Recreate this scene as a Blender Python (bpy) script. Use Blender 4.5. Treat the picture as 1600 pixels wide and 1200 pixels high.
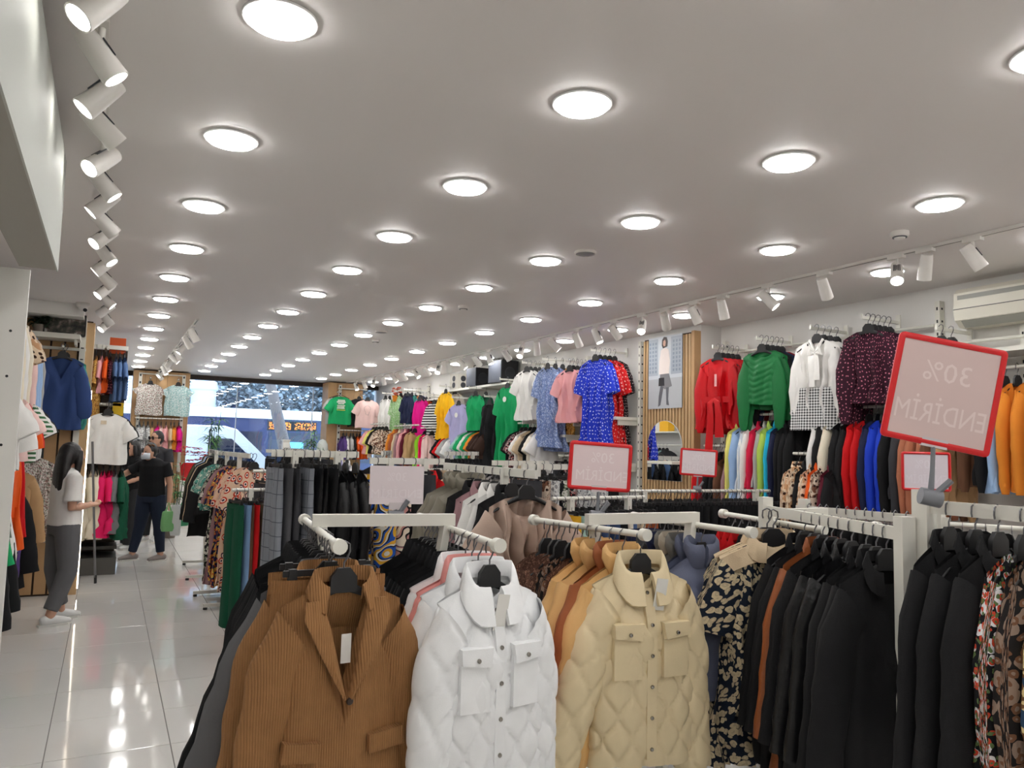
import bpy, bmesh, math, random
import numpy as np
from mathutils import Vector, Matrix

for o in list(bpy.data.objects): bpy.data.objects.remove(o)
SC = bpy.context.scene
COL = SC.collection
PI = math.pi

# ------------------------------------------------------------------ camera
cam_d = bpy.data.cameras.new('camera'); cam = bpy.data.objects.new('camera', cam_d); COL.objects.link(cam)
F_PX = 1182.2; YAW, PIT, ROL = 0.4868, 0.0852, 0.0255
CZ = 1.62; CEIL = 2.97
cam_d.sensor_fit = 'HORIZONTAL'; cam_d.sensor_width = 36.0; cam_d.lens = 36.0*F_PX/1600.0
cam_d.clip_start = 0.05; cam_d.clip_end = 300
cy_, sy_ = math.cos(YAW), math.sin(YAW); cp_, sp_ = math.cos(PIT), math.sin(PIT); cr_, sr_ = math.cos(ROL), math.sin(ROL)
fwd = Vector((sy_*cp_, cy_*cp_, sp_)); r0 = Vector((cy_, -sy_, 0)); u0 = r0.cross(fwd)
rt = cr_*r0 + sr_*u0; up = -sr_*r0 + cr_*u0
M = Matrix((rt, up, -fwd)).transposed().to_4x4(); M.translation = Vector((0, 0, CZ))
cam.matrix_world = M
SC.camera = cam

# ------------------------------------------------------------------ world, sun, exposure
w = bpy.data.worlds.new('world'); SC.world = w; w.use_nodes = True
bg = w.node_tree.nodes['Background']; bg.inputs[0].default_value = (.54, .72, 1, 1); bg.inputs[1].default_value = 4.4
sun_d = bpy.data.lights.new('sun', 'SUN'); sun_d.energy = 5.0; sun_d.angle = math.radians(2); sun_d.color = (1, .96, .9)
sun = bpy.data.objects.new('sun', sun_d); COL.objects.link(sun); sun.rotation_euler = (math.radians(-38), math.radians(25), 0)
SC.view_settings.view_transform = 'Standard'; SC.view_settings.look = 'None'
SC.view_settings.gamma = 1; SC.view_settings.use_curve_mapping = False
SC.view_settings.exposure = 0.0
LAMP_E = 36.0; SPOT_E = 24.0

# ------------------------------------------------------------------ materials
MATS = {}
def new_mat(name):
    m = bpy.data.materials.new(name); m.use_nodes = True
    nt = m.node_tree; b = nt.nodes['Principled BSDF']
    return m, nt, b
def mat(name, col, rough=.6, metal=0., spec=None, emit=None, es=0., alpha=None, bump=0., bscale=60, var=0., coat=0.):
    if name in MATS: return MATS[name]
    m, nt, b = new_mat(name)
    b.inputs['Base Color'].default_value = (*col, 1); b.inputs['Roughness'].default_value = rough
    b.inputs['Metallic'].default_value = metal
    if spec is not None: b.inputs['Specular IOR Level'].default_value = spec
    if coat: b.inputs['Coat Weight'].default_value = coat
    if emit: b.inputs['Emission Color'].default_value = (*emit, 1); b.inputs['Emission Strength'].default_value = es
    if bump or var:
        tc = nt.nodes.new('ShaderNodeTexCoord'); nz = nt.nodes.new('ShaderNodeTexNoise')
        nz.inputs['Scale'].default_value = bscale; nz.inputs['Detail'].default_value = 4
        nt.links.new(tc.outputs['Object'], nz.inputs['Vector'])
        if bump:
            bp = nt.nodes.new('ShaderNodeBump'); bp.inputs['Strength'].default_value = bump; bp.inputs['Distance'].default_value = .01
            nt.links.new(nz.outputs['Fac'], bp.inputs['Height']); nt.links.new(bp.outputs[0], b.inputs['Normal'])
        if var:
            hs = nt.nodes.new('ShaderNodeMapRange'); hs.inputs['To Min'].default_value = 1-var; hs.inputs['To Max'].default_value = 1+var
            nt.links.new(nz.outputs['Fac'], hs.inputs['Value'])
            mx = nt.nodes.new('ShaderNodeMix'); mx.data_type = 'RGBA'; mx.blend_type = 'MULTIPLY'; mx.inputs['Factor'].default_value = 1
            mx.inputs['A'].default_value = (*col, 1); nt.links.new(hs.outputs[0], mx.inputs['B']); nt.links.new(mx.outputs['Result'], b.inputs['Base Color'])
    MATS[name] = m
    return m
def srgb(r, g, b):
    f = lambda c: c/12.92 if c <= .04045 else ((c+.055)/1.055)**2.4
    return (f(r/255), f(g/255), f(b/255))

class NT:                                   # small node helper
    def __init__(s, nt): s.nt = nt
    def n(s, t, **k):
        x = s.nt.nodes.new(t)
        for a, v in k.items(): setattr(x, a, v)
        return x
    def l(s, a, b): s.nt.links.new(a, b)
    def math(s, op, a, b=None):
        x = s.n('ShaderNodeMath', operation=op)
        for i, v in enumerate((a, b)):
            if v is None: continue
            if isinstance(v, (int, float)): x.inputs[i].default_value = v
            else: s.l(v, x.inputs[i])
        return x.outputs[0]
    def mix(s, f, a, b):
        x = s.n('ShaderNodeMix', data_type='RGBA')
        if isinstance(f, (int, float)): x.inputs['Factor'].default_value = f
        else: s.l(f, x.inputs['Factor'])
        for v, k in ((a, 'A'), (b, 'B')):
            if isinstance(v, tuple): x.inputs[k].default_value = (*v, 1)
            else: s.l(v, x.inputs[k])
        return x.outputs['Result']

def fabric(col, kind='plain', pal=(), rough=.85, scale=1., bump=.25):
    """woven or printed cloth; the colours are the dye's own"""
    key = ('fab', tuple(np.round(col, 4)), kind, tuple(tuple(np.round(p, 3)) for p in pal), rough, scale)
    if key in MATS: return MATS[key]
    m, nt, b = new_mat('fabric_%s_%d' % (kind, len(MATS)))
    h = NT(nt)
    tc = h.n('ShaderNodeTexCoord'); oi = h.n('ShaderNodeObjectInfo')
    vec = tc.outputs['Object']
    add = h.n('ShaderNodeVectorMath', operation='ADD'); h.l(vec, add.inputs[0])
    sc = h.n('ShaderNodeVectorMath', operation='SCALE'); sc.inputs[0].default_value = (3.1, 1.7, 2.3); h.l(oi.outputs['Random'], sc.inputs['Scale']); h.l(sc.outputs[0], add.inputs[1])
    v = add.outputs[0]
    b.inputs['Roughness'].default_value = rough
    b.inputs['Specular IOR Level'].default_value = .3
    base = tuple(col)
    sepx = h.n('ShaderNodeSeparateXYZ'); h.l(vec, sepx.inputs[0])
    X, Y, Z = sepx.outputs
    sp2 = h.n('ShaderNodeSeparateXYZ'); h.l(v, sp2.inputs[0]); pa = h.n('ShaderNodeAttribute', attribute_name='pat'); flat = h.n('ShaderNodeVectorMath', operation='ADD'); h.l(pa.outputs['Vector'], flat.inputs[0]); h.l(sc.outputs[0], flat.inputs[1])
    if kind in ('dots', 'floral', 'flower', 'leopard'): v = flat.outputs[0]
    def vor(s, feat='F1', rnd=1.):
        x = h.n('ShaderNodeTexVoronoi', feature=feat, voronoi_dimensions='2D'); x.inputs['Scale'].default_value = s*scale; x.inputs['Randomness'].default_value = rnd; h.l(v, x.inputs['Vector']); return x
    def noise(s, d=3, vv=None):
        x = h.n('ShaderNodeTexNoise'); x.inputs['Scale'].default_value = s; x.inputs['Detail'].default_value = d; h.l(vv or v, x.inputs['Vector']); return x
    def lt(a, t): return h.math('LESS_THAN', a, t)
    out = None
    if kind == 'dots':
        x = vor(30, rnd=.55); out = h.mix(lt(x.outputs['Distance'], .165), base, pal[0])
    elif kind == 'floral':
        nz = noise(14); dist = h.n('ShaderNodeVectorMath', operation='MULTIPLY_ADD'); h.l(nz.outputs['Color'], dist.inputs[0]); dist.inputs[1].default_value = (.05, .05, .05); h.l(v, dist.inputs[2])
        out = base
        for i, p in enumerate(pal):
            x = h.n('ShaderNodeTexVoronoi', voronoi_dimensions='2D'); x.inputs['Scale'].default_value = scale*(17+6*i); x.inputs['Randomness'].default_value = .9
            off = h.n('ShaderNodeVectorMath', operation='ADD'); h.l(dist.outputs[0], off.inputs[0]); off.inputs[1].default_value = (.37*i, .21*i, .53*i); h.l(off.outputs[0], x.inputs['Vector'])
            out = h.mix(lt(x.outputs['Distance'], .33-.05*i), out, tuple(p))
            if i < 2:
                out = h.mix(lt(x.outputs['Distance'], .10), out, tuple(pal[(i+1) % len(pal)]))
    elif kind == 'flower':                   # ringed round flowers
        x = vor(11, rnd=.6); d = x.outputs['Distance']
        hue = h.n('ShaderNodeSeparateColor'); h.l(x.outputs['Color'], hue.inputs[0])
        c = h.mix(lt(hue.outputs[0], .6), tuple(pal[1]), tuple(pal[0]))
        out = h.mix(lt(d, .36), base, c); out = h.mix(lt(d, .22), out, tuple(pal[2])); out = h.mix(lt(d, .12), out, tuple(pal[1]))
    elif kind == 'leopard':
        nz = noise(18, 2); out = h.mix(h.math('GREATER_THAN', nz.outputs['Fac'], .54), tuple(pal[0]), base)
        x = vor(20); out = h.mix(lt(x.outputs['Distance'], .25), out, tuple(pal[1]))
    elif kind in ('gingham', 'check', 'stripes', 'hstripes'):
        def band(c, f, t):
            return h.math('LESS_THAN', h.math('FRACT', h.math('MULTIPLY', c, f)), t)
        if kind == 'gingham':
            a = h.math('ADD', band(X, 42*scale, .5), band(Z, 42*scale, .5)); out = h.mix(h.math('MULTIPLY', a, .5), base, tuple(pal[0]))
        elif kind == 'check':
            a = h.math('MAXIMUM', band(X, 14*scale, .07), band(Z, 11*scale, .06)); out = h.mix(a, base, tuple(pal[0]))
        elif kind == 'stripes': out = h.mix(band(X, 30*scale, .5), base, tuple(pal[0]))
        else: out = h.mix(band(Z, 22*scale, .5), base, tuple(pal[0]))
    elif kind == 'swirl':
        nz = noise(5*scale, 1); wv = h.n('ShaderNodeMath', operation='FRACT'); h.l(h.math('MULTIPLY', nz.outputs['Fac'], 9), wv.inputs[0])
        f = wv.outputs[0]
        out = h.mix(lt(f, .36), tuple(pal[1]), tuple(pal[0])); out = h.mix(h.math('GREATER_THAN', f, .70), out, base)
        out = h.mix(h.math('GREATER_THAN', f, .92), out, tuple(pal[2])); out = h.mix(lt(f, .08), out, tuple(pal[2]))
    nz2 = noise(9, 3)
    mr = h.n('ShaderNodeMapRange'); mr.inputs['To Min'].default_value = .88; mr.inputs['To Max'].default_value = 1.1; h.l(nz2.outputs['Fac'], mr.inputs['Value'])
    mx = h.n('ShaderNodeMix', data_type='RGBA', blend_type='MULTIPLY'); mx.inputs['Factor'].default_value = 1
    if out is None: mx.inputs['A'].default_value = (*base, 1)
    else: h.l(out, mx.inputs['A'])
    h.l(mr.outputs[0], mx.inputs['B']); h.l(mx.outputs['Result'], b.inputs['Base Color'])
    bp = h.n('ShaderNodeBump'); bp.inputs['Distance'].default_value = .004; bp.inputs['Strength'].default_value = bump
    if kind == 'cord':
        wv = h.n('ShaderNodeTexWave', wave_type='BANDS', bands_direction='X'); wv.inputs['Scale'].default_value = 42; wv.inputs['Distortion'].default_value = .4; wv.inputs['Detail'].default_value = 1
        h.l(vec, wv.inputs['Vector']); h.l(wv.outputs['Fac'], bp.inputs['Height']); bp.inputs['Strength'].default_value = .7; bp.inputs['Distance'].default_value = .003
        nz3 = noise(22, 4); mr.inputs['To Min'].default_value = .72; mr.inputs['To Max'].default_value = 1.22; h.l(h.math('ADD', h.math('MULTIPLY', nz3.outputs['Fac'], .7), h.math('MULTIPLY', wv.outputs['Fac'], .3)), mr.inputs['Value'])  # rib wave darkens the grooves, their shade put into the colour; noise varies tone
    elif kind == 'leather':
        nz3 = noise(16, 3); h.l(nz3.outputs['Fac'], bp.inputs['Height']); bp.inputs['Distance'].default_value = .03
    else:
        nz3 = noise(260 if kind != 'knit' else 110, 2, vec); h.l(nz3.outputs['Fac'], bp.inputs['Height'])
    h.l(bp.outputs[0], b.inputs['Normal'])
    MATS[key] = m
    return m

WHITE = mat('white_paint', srgb(232, 230, 224), .45)
RACKW = mat('rack_white', srgb(226, 224, 214), .35)
BLACKP = mat('black_plastic', srgb(26, 26, 28), .5)
CHROME = mat('chrome', (.17, .17, .18), .28, 1)
DGREY = mat('dark_grey', srgb(58, 60, 66), .5)
RED = mat('sign_red', srgb(206, 22, 28), .35)

# ------------------------------------------------------------------ object helpers
def link(name, me, parent=None, m=None, smooth=True):
    o = bpy.data.objects.new(name, me); COL.objects.link(o)
    if parent is not None: o.parent = parent
    if m is not None:
        if len(me.materials) == 0: me.materials.append(None)
        o.material_slots[0].link = 'OBJECT'; o.material_slots[0].material = m
    return o
def tag(o, label=None, cat=None, group=None, kind=None):
    if label: o['label'] = label
    if cat: o['category'] = cat
    if group: o['group'] = group
    if kind: o['kind'] = kind
    return o
def empty(name, loc=(0, 0, 0), rz=0, label=None, cat=None, group=None):
    o = bpy.data.objects.new(name, None); COL.objects.link(o); o.empty_display_size = .05
    o.location = loc; o.rotation_euler = (0, 0, rz)
    return tag(o, label, cat, group)
class MB:
    def __init__(s): s.v = []; s.f = []; s.pat = []
    def add(s, vs, fs):
        k = len(s.v); s.v += [tuple(p) for p in vs]; s.pat += [(p[0], p[2], 0.) for p in vs]; s.f += [tuple(i+k for i in f) for f in fs]; return s
    def box(s, x0, x1, y0, y1, z0, z1):
        return s.add([(x0,y0,z0),(x1,y0,z0),(x1,y1,z0),(x0,y1,z0),(x0,y0,z1),(x1,y0,z1),(x1,y1,z1),(x0,y1,z1)],
                     [(3,2,1,0),(4,5,6,7),(0,1,5,4),(1,2,6,5),(2,3,7,6),(3,0,4,7)])
    def bar(s, a, b, w, h, upv=(0, 0, 1)):
        a, b = Vector(a), Vector(b); d = (b-a).normalized(); x = d.cross(Vector(upv))
        if x.length < 1e-4: x = d.cross(Vector((0, 1, 0)))
        x.normalize(); y = x.cross(d)
        vs = [p+x*(sx*w/2)+y*(sy*h/2) for p in (a, b) for sx, sy in ((-1,-1),(1,-1),(1,1),(-1,1))]
        return s.add(vs, [(3,2,1,0),(4,5,6,7),(0,1,5,4),(1,2,6,5),(2,3,7,6),(3,0,4,7)])
    def loft(s, rings, cap=True, close=False):
        n = len(rings[0]); k0 = len(s.v)
        vs = [p for r in rings for p in r]; fs = []
        m = len(rings)
        for i in range(m if close else m-1):
            for j in range(n):
                a = i*n+j; b2 = i*n+(j+1) % n; c = ((i+1) % m)*n+(j+1) % n; d = ((i+1) % m)*n+j
                fs.append((a, b2, c, d))
        if cap and not close: fs += [tuple(range(n))[::-1], tuple((m-1)*n+j for j in range(n))]
        s.add(vs, fs)
        if n > 7:                               # cloth coordinates: length round the ring, length along the loft
            A = np.array([tuple(p) for p in vs]).reshape(m, n, 3); seg = np.linalg.norm(np.roll(A, -1, 1)-A, axis=2)
            per = seg.sum(1).mean(); ce = A.mean(1); ln = np.concatenate([[0], np.cumsum(np.linalg.norm(np.diff(ce, axis=0), axis=1))])
            arc = np.concatenate([np.zeros((m, 1)), np.cumsum(seg, 1)[:, :-1]], 1)/seg.sum(1, keepdims=True)*per
            s.pat[k0:] = [(arc[i, j], -ln[i] if abs(A[i, j, 2]-ce[i, 2]) > .12 else A[i, j, 2], 0.) for i in range(m) for j in range(n)]
        return s
    def tube(s, path, rad, n=8, sq=1., upv=(0, 1, 0), cap=True):
        """path points with a radius (or (ra, rb)) each"""
        P_ = [Vector(p) for p in path]; rings = []
        for i, p in enumerate(P_):
            t = (P_[min(i+1, len(P_)-1)]-P_[max(i-1, 0)]).normalized()
            x = t.cross(Vector(upv))
            if x.length < 1e-3: x = t.cross(Vector((1, 0, 0)))
            x.normalize(); y = x.cross(t)
            r = rad[i] if isinstance(rad, (list, tuple)) else rad
            ra, rb = r if isinstance(r, (list, tuple)) else (r, r)
            rings.append([p+x*(ra*math.cos(2*PI*j/n))+y*(rb*math.sin(2*PI*j/n)) for j in range(n)])
        return s.loft(rings, cap)
    def lathe(s, prof, n=16, c=(0, 0, 0)):
        return s.loft([[(c[0]+r*math.cos(2*PI*j/n), c[1]+r*math.sin(2*PI*j/n), c[2]+z) for j in range(n)] for r, z in prof])
    def mesh(s, smooth=True, angle=40):
        me = bpy.data.meshes.new('m'); me.from_pydata(s.v, [], s.f); me.update()
        at_ = me.attributes.new('pat', 'FLOAT_VECTOR', 'POINT'); at_.data.foreach_set('vector', np.array(s.pat, dtype=np.float32).ravel())
        bm = bmesh.new(); bm.from_mesh(me); bmesh.ops.recalc_face_normals(bm, faces=bm.faces); bm.to_mesh(me); bm.free()
        if smooth:
            me.polygons.foreach_set('use_smooth', [True]*len(me.polygons))
            try: me.set_sharp_from_angle(angle=math.radians(angle))
            except Exception: pass
        return me
    def build(s, name, m, parent=None, smooth=True, angle=40):
        return link(name, s.mesh(smooth, angle), parent, m)
def xf(o, loc=None, rot=None, sc=None):
    if loc is not None: o.location = loc
    if rot is not None: o.rotation_euler = rot
    if sc is not None: o.scale = sc
    return o
def copy_tree(o, parent=None):
    c = o.copy(); COL.objects.link(c)
    if parent is not None: c.parent = parent
    for ch in [x for x in bpy.data.objects if x.parent == o] if False else o.children: copy_tree(ch, c)
    return c
def struct(name, mb, m, parent=None, smooth=False):
    o = mb.build(name, m, parent, smooth)
    if parent is None: o['kind'] = 'structure'
    return o
def text_mesh(s, size, ext=.0, align='CENTER'):
    cu = bpy.data.curves.new('t', 'FONT'); cu.body = s; cu.size = size; cu.align_x = align; cu.align_y = 'CENTER'; cu.extrude = ext; cu.resolution_u = 2
    o = bpy.data.objects.new('t', cu); COL.objects.link(o)
    dg = bpy.context.evaluated_depsgraph_get(); me = bpy.data.meshes.new_from_object(o.evaluated_get(dg))
    bpy.data.objects.remove(o); bpy.data.curves.remove(cu)
    return me
# ================================================================== the setting
rnd = random.Random(4)
# floor: tile parts in the aisle, the hidden rest as one field
TILE = .5835; TX0 = -0.19; TY0 = 5.13
floor_m = mat('floor_tile', srgb(222, 220, 216), .07, spec=.6, var=.03, bscale=2.5)
grout = mat('grout', srgb(120, 117, 112), .8)
X0, X1, Y0, Y1 = -1.15, 5.7, -3.0, 16.9
fl = struct('floor', MB().box(X0-.2, X1+.2, Y0-.2, Y1+.3, -.12, -.004), grout)
tm = MB(); g = .0022; e = .0015
tm.loft([[(g, g, -.006), (TILE-g, g, -.006), (TILE-g, TILE-g, -.006), (g, TILE-g, -.006)], [(g, g, -e), (TILE-g, g, -e), (TILE-g, TILE-g, -e), (g, TILE-g, -e)], [(g+e, g+e, 0), (TILE-g-e, g+e, 0), (TILE-g-e, TILE-g-e, 0), (g+e, TILE-g-e, 0)]])
tme = tm.mesh(False)
field = MB()
i0 = int((X0-TX0)//TILE); i1 = int((X1-TX0)//TILE)+1; j0 = int((Y0-TY0)//TILE); j1 = int((Y1-TY0)//TILE)
for i in range(i0, i1):
    for j in range(j0, j1):
        x = TX0+i*TILE; y = TY0+j*TILE
        if -1.0 < x < 1.35 and y > 3.6:
            t = link('tile', tme, fl, floor_m); t.location = (x, y, 0); t.rotation_euler = (rnd.uniform(-.0007, .0007), rnd.uniform(-.0007, .0007), 0)
        else:
            field.add([(x+a, y+b, 0) for a, b in ((g, g), (TILE-g, g), (TILE-g, TILE-g), (g, TILE-g))], [(0, 1, 2, 3)])
fo = field.build('tile_field', floor_m, fl, False); fo['kind'] = 'stuff'

ceil_m = mat('ceiling_paint', srgb(232, 227, 224), .55, var=.012, bscale=1.2)
wall_m = mat('wall_paint', srgb(228, 226, 222), .6)
struct('ceiling', MB().box(X0-.2, X1+.2, Y0-.2, Y1+.4, CEIL, CEIL+.12), ceil_m)
WR, WR2 = 5.70, 5.42
struct('wall_right', MB().box(WR, WR+.15, Y0, 6.03, 0, CEIL).box(WR2, WR+.15, 6.03, Y1+.2, 0, CEIL), wall_m)
struct('wall_left', MB().box(-1.25, -1.1, Y0, 9.25, 0, CEIL).box(-1.25, -.32, 9.25, Y1+.2, 0, CEIL), wall_m)
struct('wall_back', MB().box(-1.25, WR+.15, Y0-.15, Y0, 0, CEIL), wall_m)
wood_m = mat('wood_panel', srgb(190, 152, 108), .55, var=.14, bscale=7)
wood_l = mat('wood_light', srgb(200, 166, 122), .5, var=.12, bscale=6)
wood_d = mat('dark_gap', srgb(66, 50, 38), .8)
# bulkhead over the slatted return wall
struct('trim_1', MB().box(-1.1, -.30, 8.75, 9.25, CEIL-.13, CEIL), wall_m)
# slatted return wall that carries the blue tunic
ret = struct('wall_return', MB().box(-1.1, -.22, 9.20, 9.25, 0, 2.86), wood_d)
pm = MB().box(0, .105, -.02, 0, 0.02, 2.84).mesh(False)
for k in range(7):
    o = link('plank', pm, ret, wood_m); o.location = (-1.08+k*.125, 9.20, 0)
corner = struct('wall_corner', MB().box(-.32, -.20, 9.16, 9.36, 0, 2.84), wood_l)
led_m = mat('led_strip', (1, .93, .8), .5, emit=(1, .9, .74), es=7)
lt = MB().box(-.198, -.186, 9.165, 9.185, .06, 2.12).build('led_strip', led_m, None, False)
tag(lt, 'warm lit LED strip running down the wooden wall corner', 'light')

# shop front: header, glass, mullions, sill
alu = mat('aluminium', srgb(208, 210, 212), .4, .3)
dark_h = mat('header_dark', srgb(52, 40, 36), .6)
struct('trim_2', MB().box(-.32, WR2, 16.80, 17.0, 2.88, CEIL), dark_h)
struct('trim_3', MB().box(-.32, WR2, 16.80, 17.0, 0, .35), wall_m)
gm, gnt, gb = new_mat('shop_glass'); gh = NT(gnt); gnt.nodes.remove(gb)
gt = gh.n('ShaderNodeBsdfTransparent'); gt.inputs[0].default_value = (.93, .96, .97, 1); gg = gh.n('ShaderNodeBsdfGlossy'); gg.inputs['Roughness'].default_value = .0
fr = gh.n('ShaderNodeFresnel'); fr.inputs[0].default_value = 1.52; ms = gh.n('ShaderNodeMixShader')
gh.l(gh.math('MULTIPLY', fr.outputs[0], 1.7), ms.inputs[0]); gh.l(gt.outputs[0], ms.inputs[1]); gh.l(gg.outputs[0], ms.inputs[2]); gh.l(ms.outputs[0], gnt.nodes['Material Output'].inputs[0])
for k, (a, b2) in enumerate(((-.30, .85), (.85, 2.35), (2.35, 3.95), (3.95, 5.40))):
    wn = struct('window_%d' % (k+1), MB().box(a+.006, b2-.006, 16.895, 16.905, .35, 2.88), gm)
    MB().box(b2-.008, b2+.008, 16.885, 16.915, .35, 2.88).build('mullion', alu, wn, False)

# wood clad front pillars
for k, (a, b2) in enumerate(((.36, 1.34), (4.12, 4.86))):
    pl = struct('pillar_%d' % (k+1), MB().box(a+.01, b2-.01, 16.22, 16.7, 0, CEIL-.02), wood_d)
    n = 5 if k == 0 else 4; wd = (b2-a)/n
    pmm = MB().box(.002, wd-.002, -.015, 0, 0, CEIL-.025).mesh(False)
    for j in range(n): o = link('plank', pmm, pl, wood_m); o.location = (a+j*wd, 16.22, 0)
    sm = MB().box(0, .015, 0, .5, 0, CEIL-.025).mesh(False)
    o = link('plank', sm, pl, wood_m); o.location = (a-.012, 16.2, 0); o = link('plank', sm, pl, wood_m); o.location = (b2, 16.2, 0)

# ------------------------------------------------------------------ recessed lamps
glow = mat('lamp_diffuser', (1, 1, 1), .5, emit=(1, .99, .975), es=LAMP_E)
ring = mat('lamp_ring', srgb(236, 236, 234), .4)
rg = MB().lathe([(.112, 0), (.118, -.004), (.116, -.010), (.106, -.012), (.104, -.004), (.104, 0)], 28).mesh()
df = MB().loft([[(r*math.cos(2*PI*j/20), r*math.sin(2*PI*j/20), z) for j in range(20)] for r, z in ((.104, -.006), (.100, -.020), (.08, -.024))]).mesh()
rowx = [.401, 1.548, 2.678, 3.798, 4.903]
ords = ['first', 'second', 'third', 'fourth', 'fifth', 'sixth', 'seventh', 'eighth', 'ninth', 'tenth', 'eleventh', 'twelfth', 'thirteenth', 'fourteenth', 'fifteenth', 'sixteenth', 'seventeenth', 'eighteenth', 'nineteenth', 'twentieth'] + ['%dth' % k for k in range(21, 80)]
rown = ['over the aisle', 'second row from the aisle', 'middle row', 'row beside the right track', 'row nearest the right wall']
for r, x in enumerate(rowx):
    for k in range(-4, 13):
        y = 2.40+1.0985*k
        if y > 15.75: continue
        seen = (k >= 0 and r < 4) or (r == 3 and k == -1) or (r == 4 and k >= 1)
        kk = k-(1 if r == 4 else 0)+(1 if r == 3 else 0)
        lab = 'round ceiling light %s, %s from the front' % (rown[r], ords[kk]) if seen else 'round ceiling light %s, %s outside the frame' % (rown[r], ords[k+4])
        t = empty('ceiling_light', (x, y, CEIL), 0, lab, 'ceiling light', 'round recessed ceiling lights' if seen else 'ceiling lights outside the photo')
        link('ring', rg, t, ring); link('diffuser', df, t, glow)

# ------------------------------------------------------------------ track lights
spot_m = mat('spot_white', srgb(226, 222, 216), .4)
lens_m = mat('spot_lens', (1, 1, 1), .4, emit=(1, .97, .92), es=SPOT_E)
can = MB().lathe([(.012, .155), (.034, .15), (.037, .12), (.043, .0), (.043, -.012), (.038, -.012), (.036, .004), (.01, .004)], 18).mesh()
lens = MB().lathe([(.0365, -.004), (.02, -.001), (.001, 0)], 14).mesh()
slot = MB()
for j in range(5): slot.box(.036, .040, -.02+j*.009, -.015+j*.009, .05, .11)
slot = slot.mesh(False)
yoke = MB().box(-.02, .02, -.055, .055, -.022, 0).tube([(0, 0, -.022), (0, 0, -.075)], .011, 10).mesh()
def track(name, x, y0, y1, label):
    t = MB().box(x-.017, x+.017, y0, y1, CEIL-.021, CEIL-.001).build(name, spot_m, None, False)
    MB().box(x-.004, x+.004, y0, y1, CEIL-.0215, CEIL-.0195).build('slot', BLACKP, t, False)
    tag(t, label, 'light track')
def spot(x, y, az, tilt, lab, group):
    t = empty('track_spotlight', (x, y, CEIL-.02), 0, lab, 'spotlight', group)
    link('bracket', yoke, t, spot_m)
    c = link('can', can, t, spot_m); c.location = (0, 0, -.10); c.rotation_euler = (0, tilt, az); c.rotation_mode = 'XYZ'
    c.matrix_parent_inverse.identity()
    R_ = Matrix.Rotation(az, 3, 'Z') @ Matrix.Rotation(tilt, 3, 'Y') @ Matrix.Translation((0, 0, 0)).to_3x3()
    c.rotation_euler = R_.to_euler(); c.location = Vector((0, 0, -.115)) - R_ @ Vector((0, 0, .07))
    link('lens', lens, c, lens_m); link('vent', slot, c, DGREY)
track('light_track', -.10, 1.2, 9.4, 'long ceiling light track over the left wall')
track('light_track', 4.51, 1.0, 16.2, 'long ceiling light track beside the right wall')
track('light_track', .79, 9.0, 16.5, 'short ceiling light track near the shop window')
ys = [2.35, 2.68, 3.0, 3.3, 3.72, 4.05, 4.4, 4.8, 5.15, 5.6, 6.0, 6.5, 7.0, 7.5, 8.1, 8.7, 9.2]
for k, y in enumerate(ys):
    az = (PI+.5, -.15, PI-.1, .25)[k % 4]+rnd.uniform(-.2, .2)
    spot(-.10, y, az, -math.radians(rnd.uniform(38, 55)), 'white spotlight on left track, %s from the front' % ords[k], 'spotlights on the left track')
ys = [1.7, 2.65, 2.95, 3.15, 3.72, 4.25, 4.75, 5.1, 5.5, 5.85, 6.3, 6.62, 7.0, 7.5, 7.9, 8.3, 8.7, 9.2, 9.6, 10.1, 10.6, 11.0, 11.5, 12.0, 12.6, 13.1, 13.7, 14.3, 14.9, 15.5]
for k, y in enumerate(ys):
    az = (.2, -.5, .7, PI*1.25, .1, -.9)[k % 6]+rnd.uniform(-.2, .2)
    spot(4.51, y, az, -math.radians(rnd.uniform(22, 48)), 'white spotlight on right track, %s from the front' % ords[k], 'spotlights on the right track')
for k in range(10):
    spot(.79, 9.4+k*.74, rnd.uniform(-.5, .5)+(PI if k % 3 == 2 else 0), -math.radians(rnd.uniform(28, 50)), 'white spotlight on short window track, %s from the front' % ords[k], 'spotlights on the window track')

# ------------------------------------------------------------------ ceiling fittings
def lathe_thing(name, prof, loc, m, lab, cat, parts=()):
    t = empty(name, loc, 0, lab, cat); MB().lathe(prof, 24).build('housing', m, t)
    for nm, pr, mm in parts: MB().lathe(pr, 24).build(nm, mm, t)
for (x, y, lab) in ((4.10, 2.84, 'white smoke detector beside the right light track'), (2.92, 6.55, 'small white smoke detector in the middle of the ceiling'), (2.95, 9.35, 'smoke detector far back near the window')):
    lathe_thing('smoke_detector', [(.052, 0), (.052, -.022), (.045, -.03), (.03, -.034), (.03, -.042), (.001, -.046)], (x, y, CEIL), spot_m, lab, 'smoke detector', (('vent', [(.041, -.031), (.041, -.036), (.032, -.036), (.032, -.031)], DGREY),))
for (x, y, lab) in ((2.79, 4.25, 'round flat ceiling speaker with grey grille between lamps'), (2.78, 8.6, 'round ceiling speaker far down the middle row')):
    lathe_thing('ceiling_speaker', [(.075, 0), (.075, -.012), (.066, -.018), (.066, -.01), (.001, -.01)], (x, y, CEIL), spot_m, lab, 'speaker', (('grille', [(.066, -.011), (.04, -.02), (.001, -.022)], mat('grille', srgb(150, 150, 150), .6)),))
dc = empty('dome_camera', (-.31, 8.68, CEIL), 0, 'white dome security camera on the ceiling edge', 'security camera')
MB().lathe([(.062, 0), (.062, -.03), (.055, -.04), (.001, -.04)], 20).build('base', spot_m, dc)
MB().lathe([(.045, -.038), (.042, -.06), (.03, -.078), (.001, -.085)], 20).build('dome', spot_m, dc)
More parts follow.
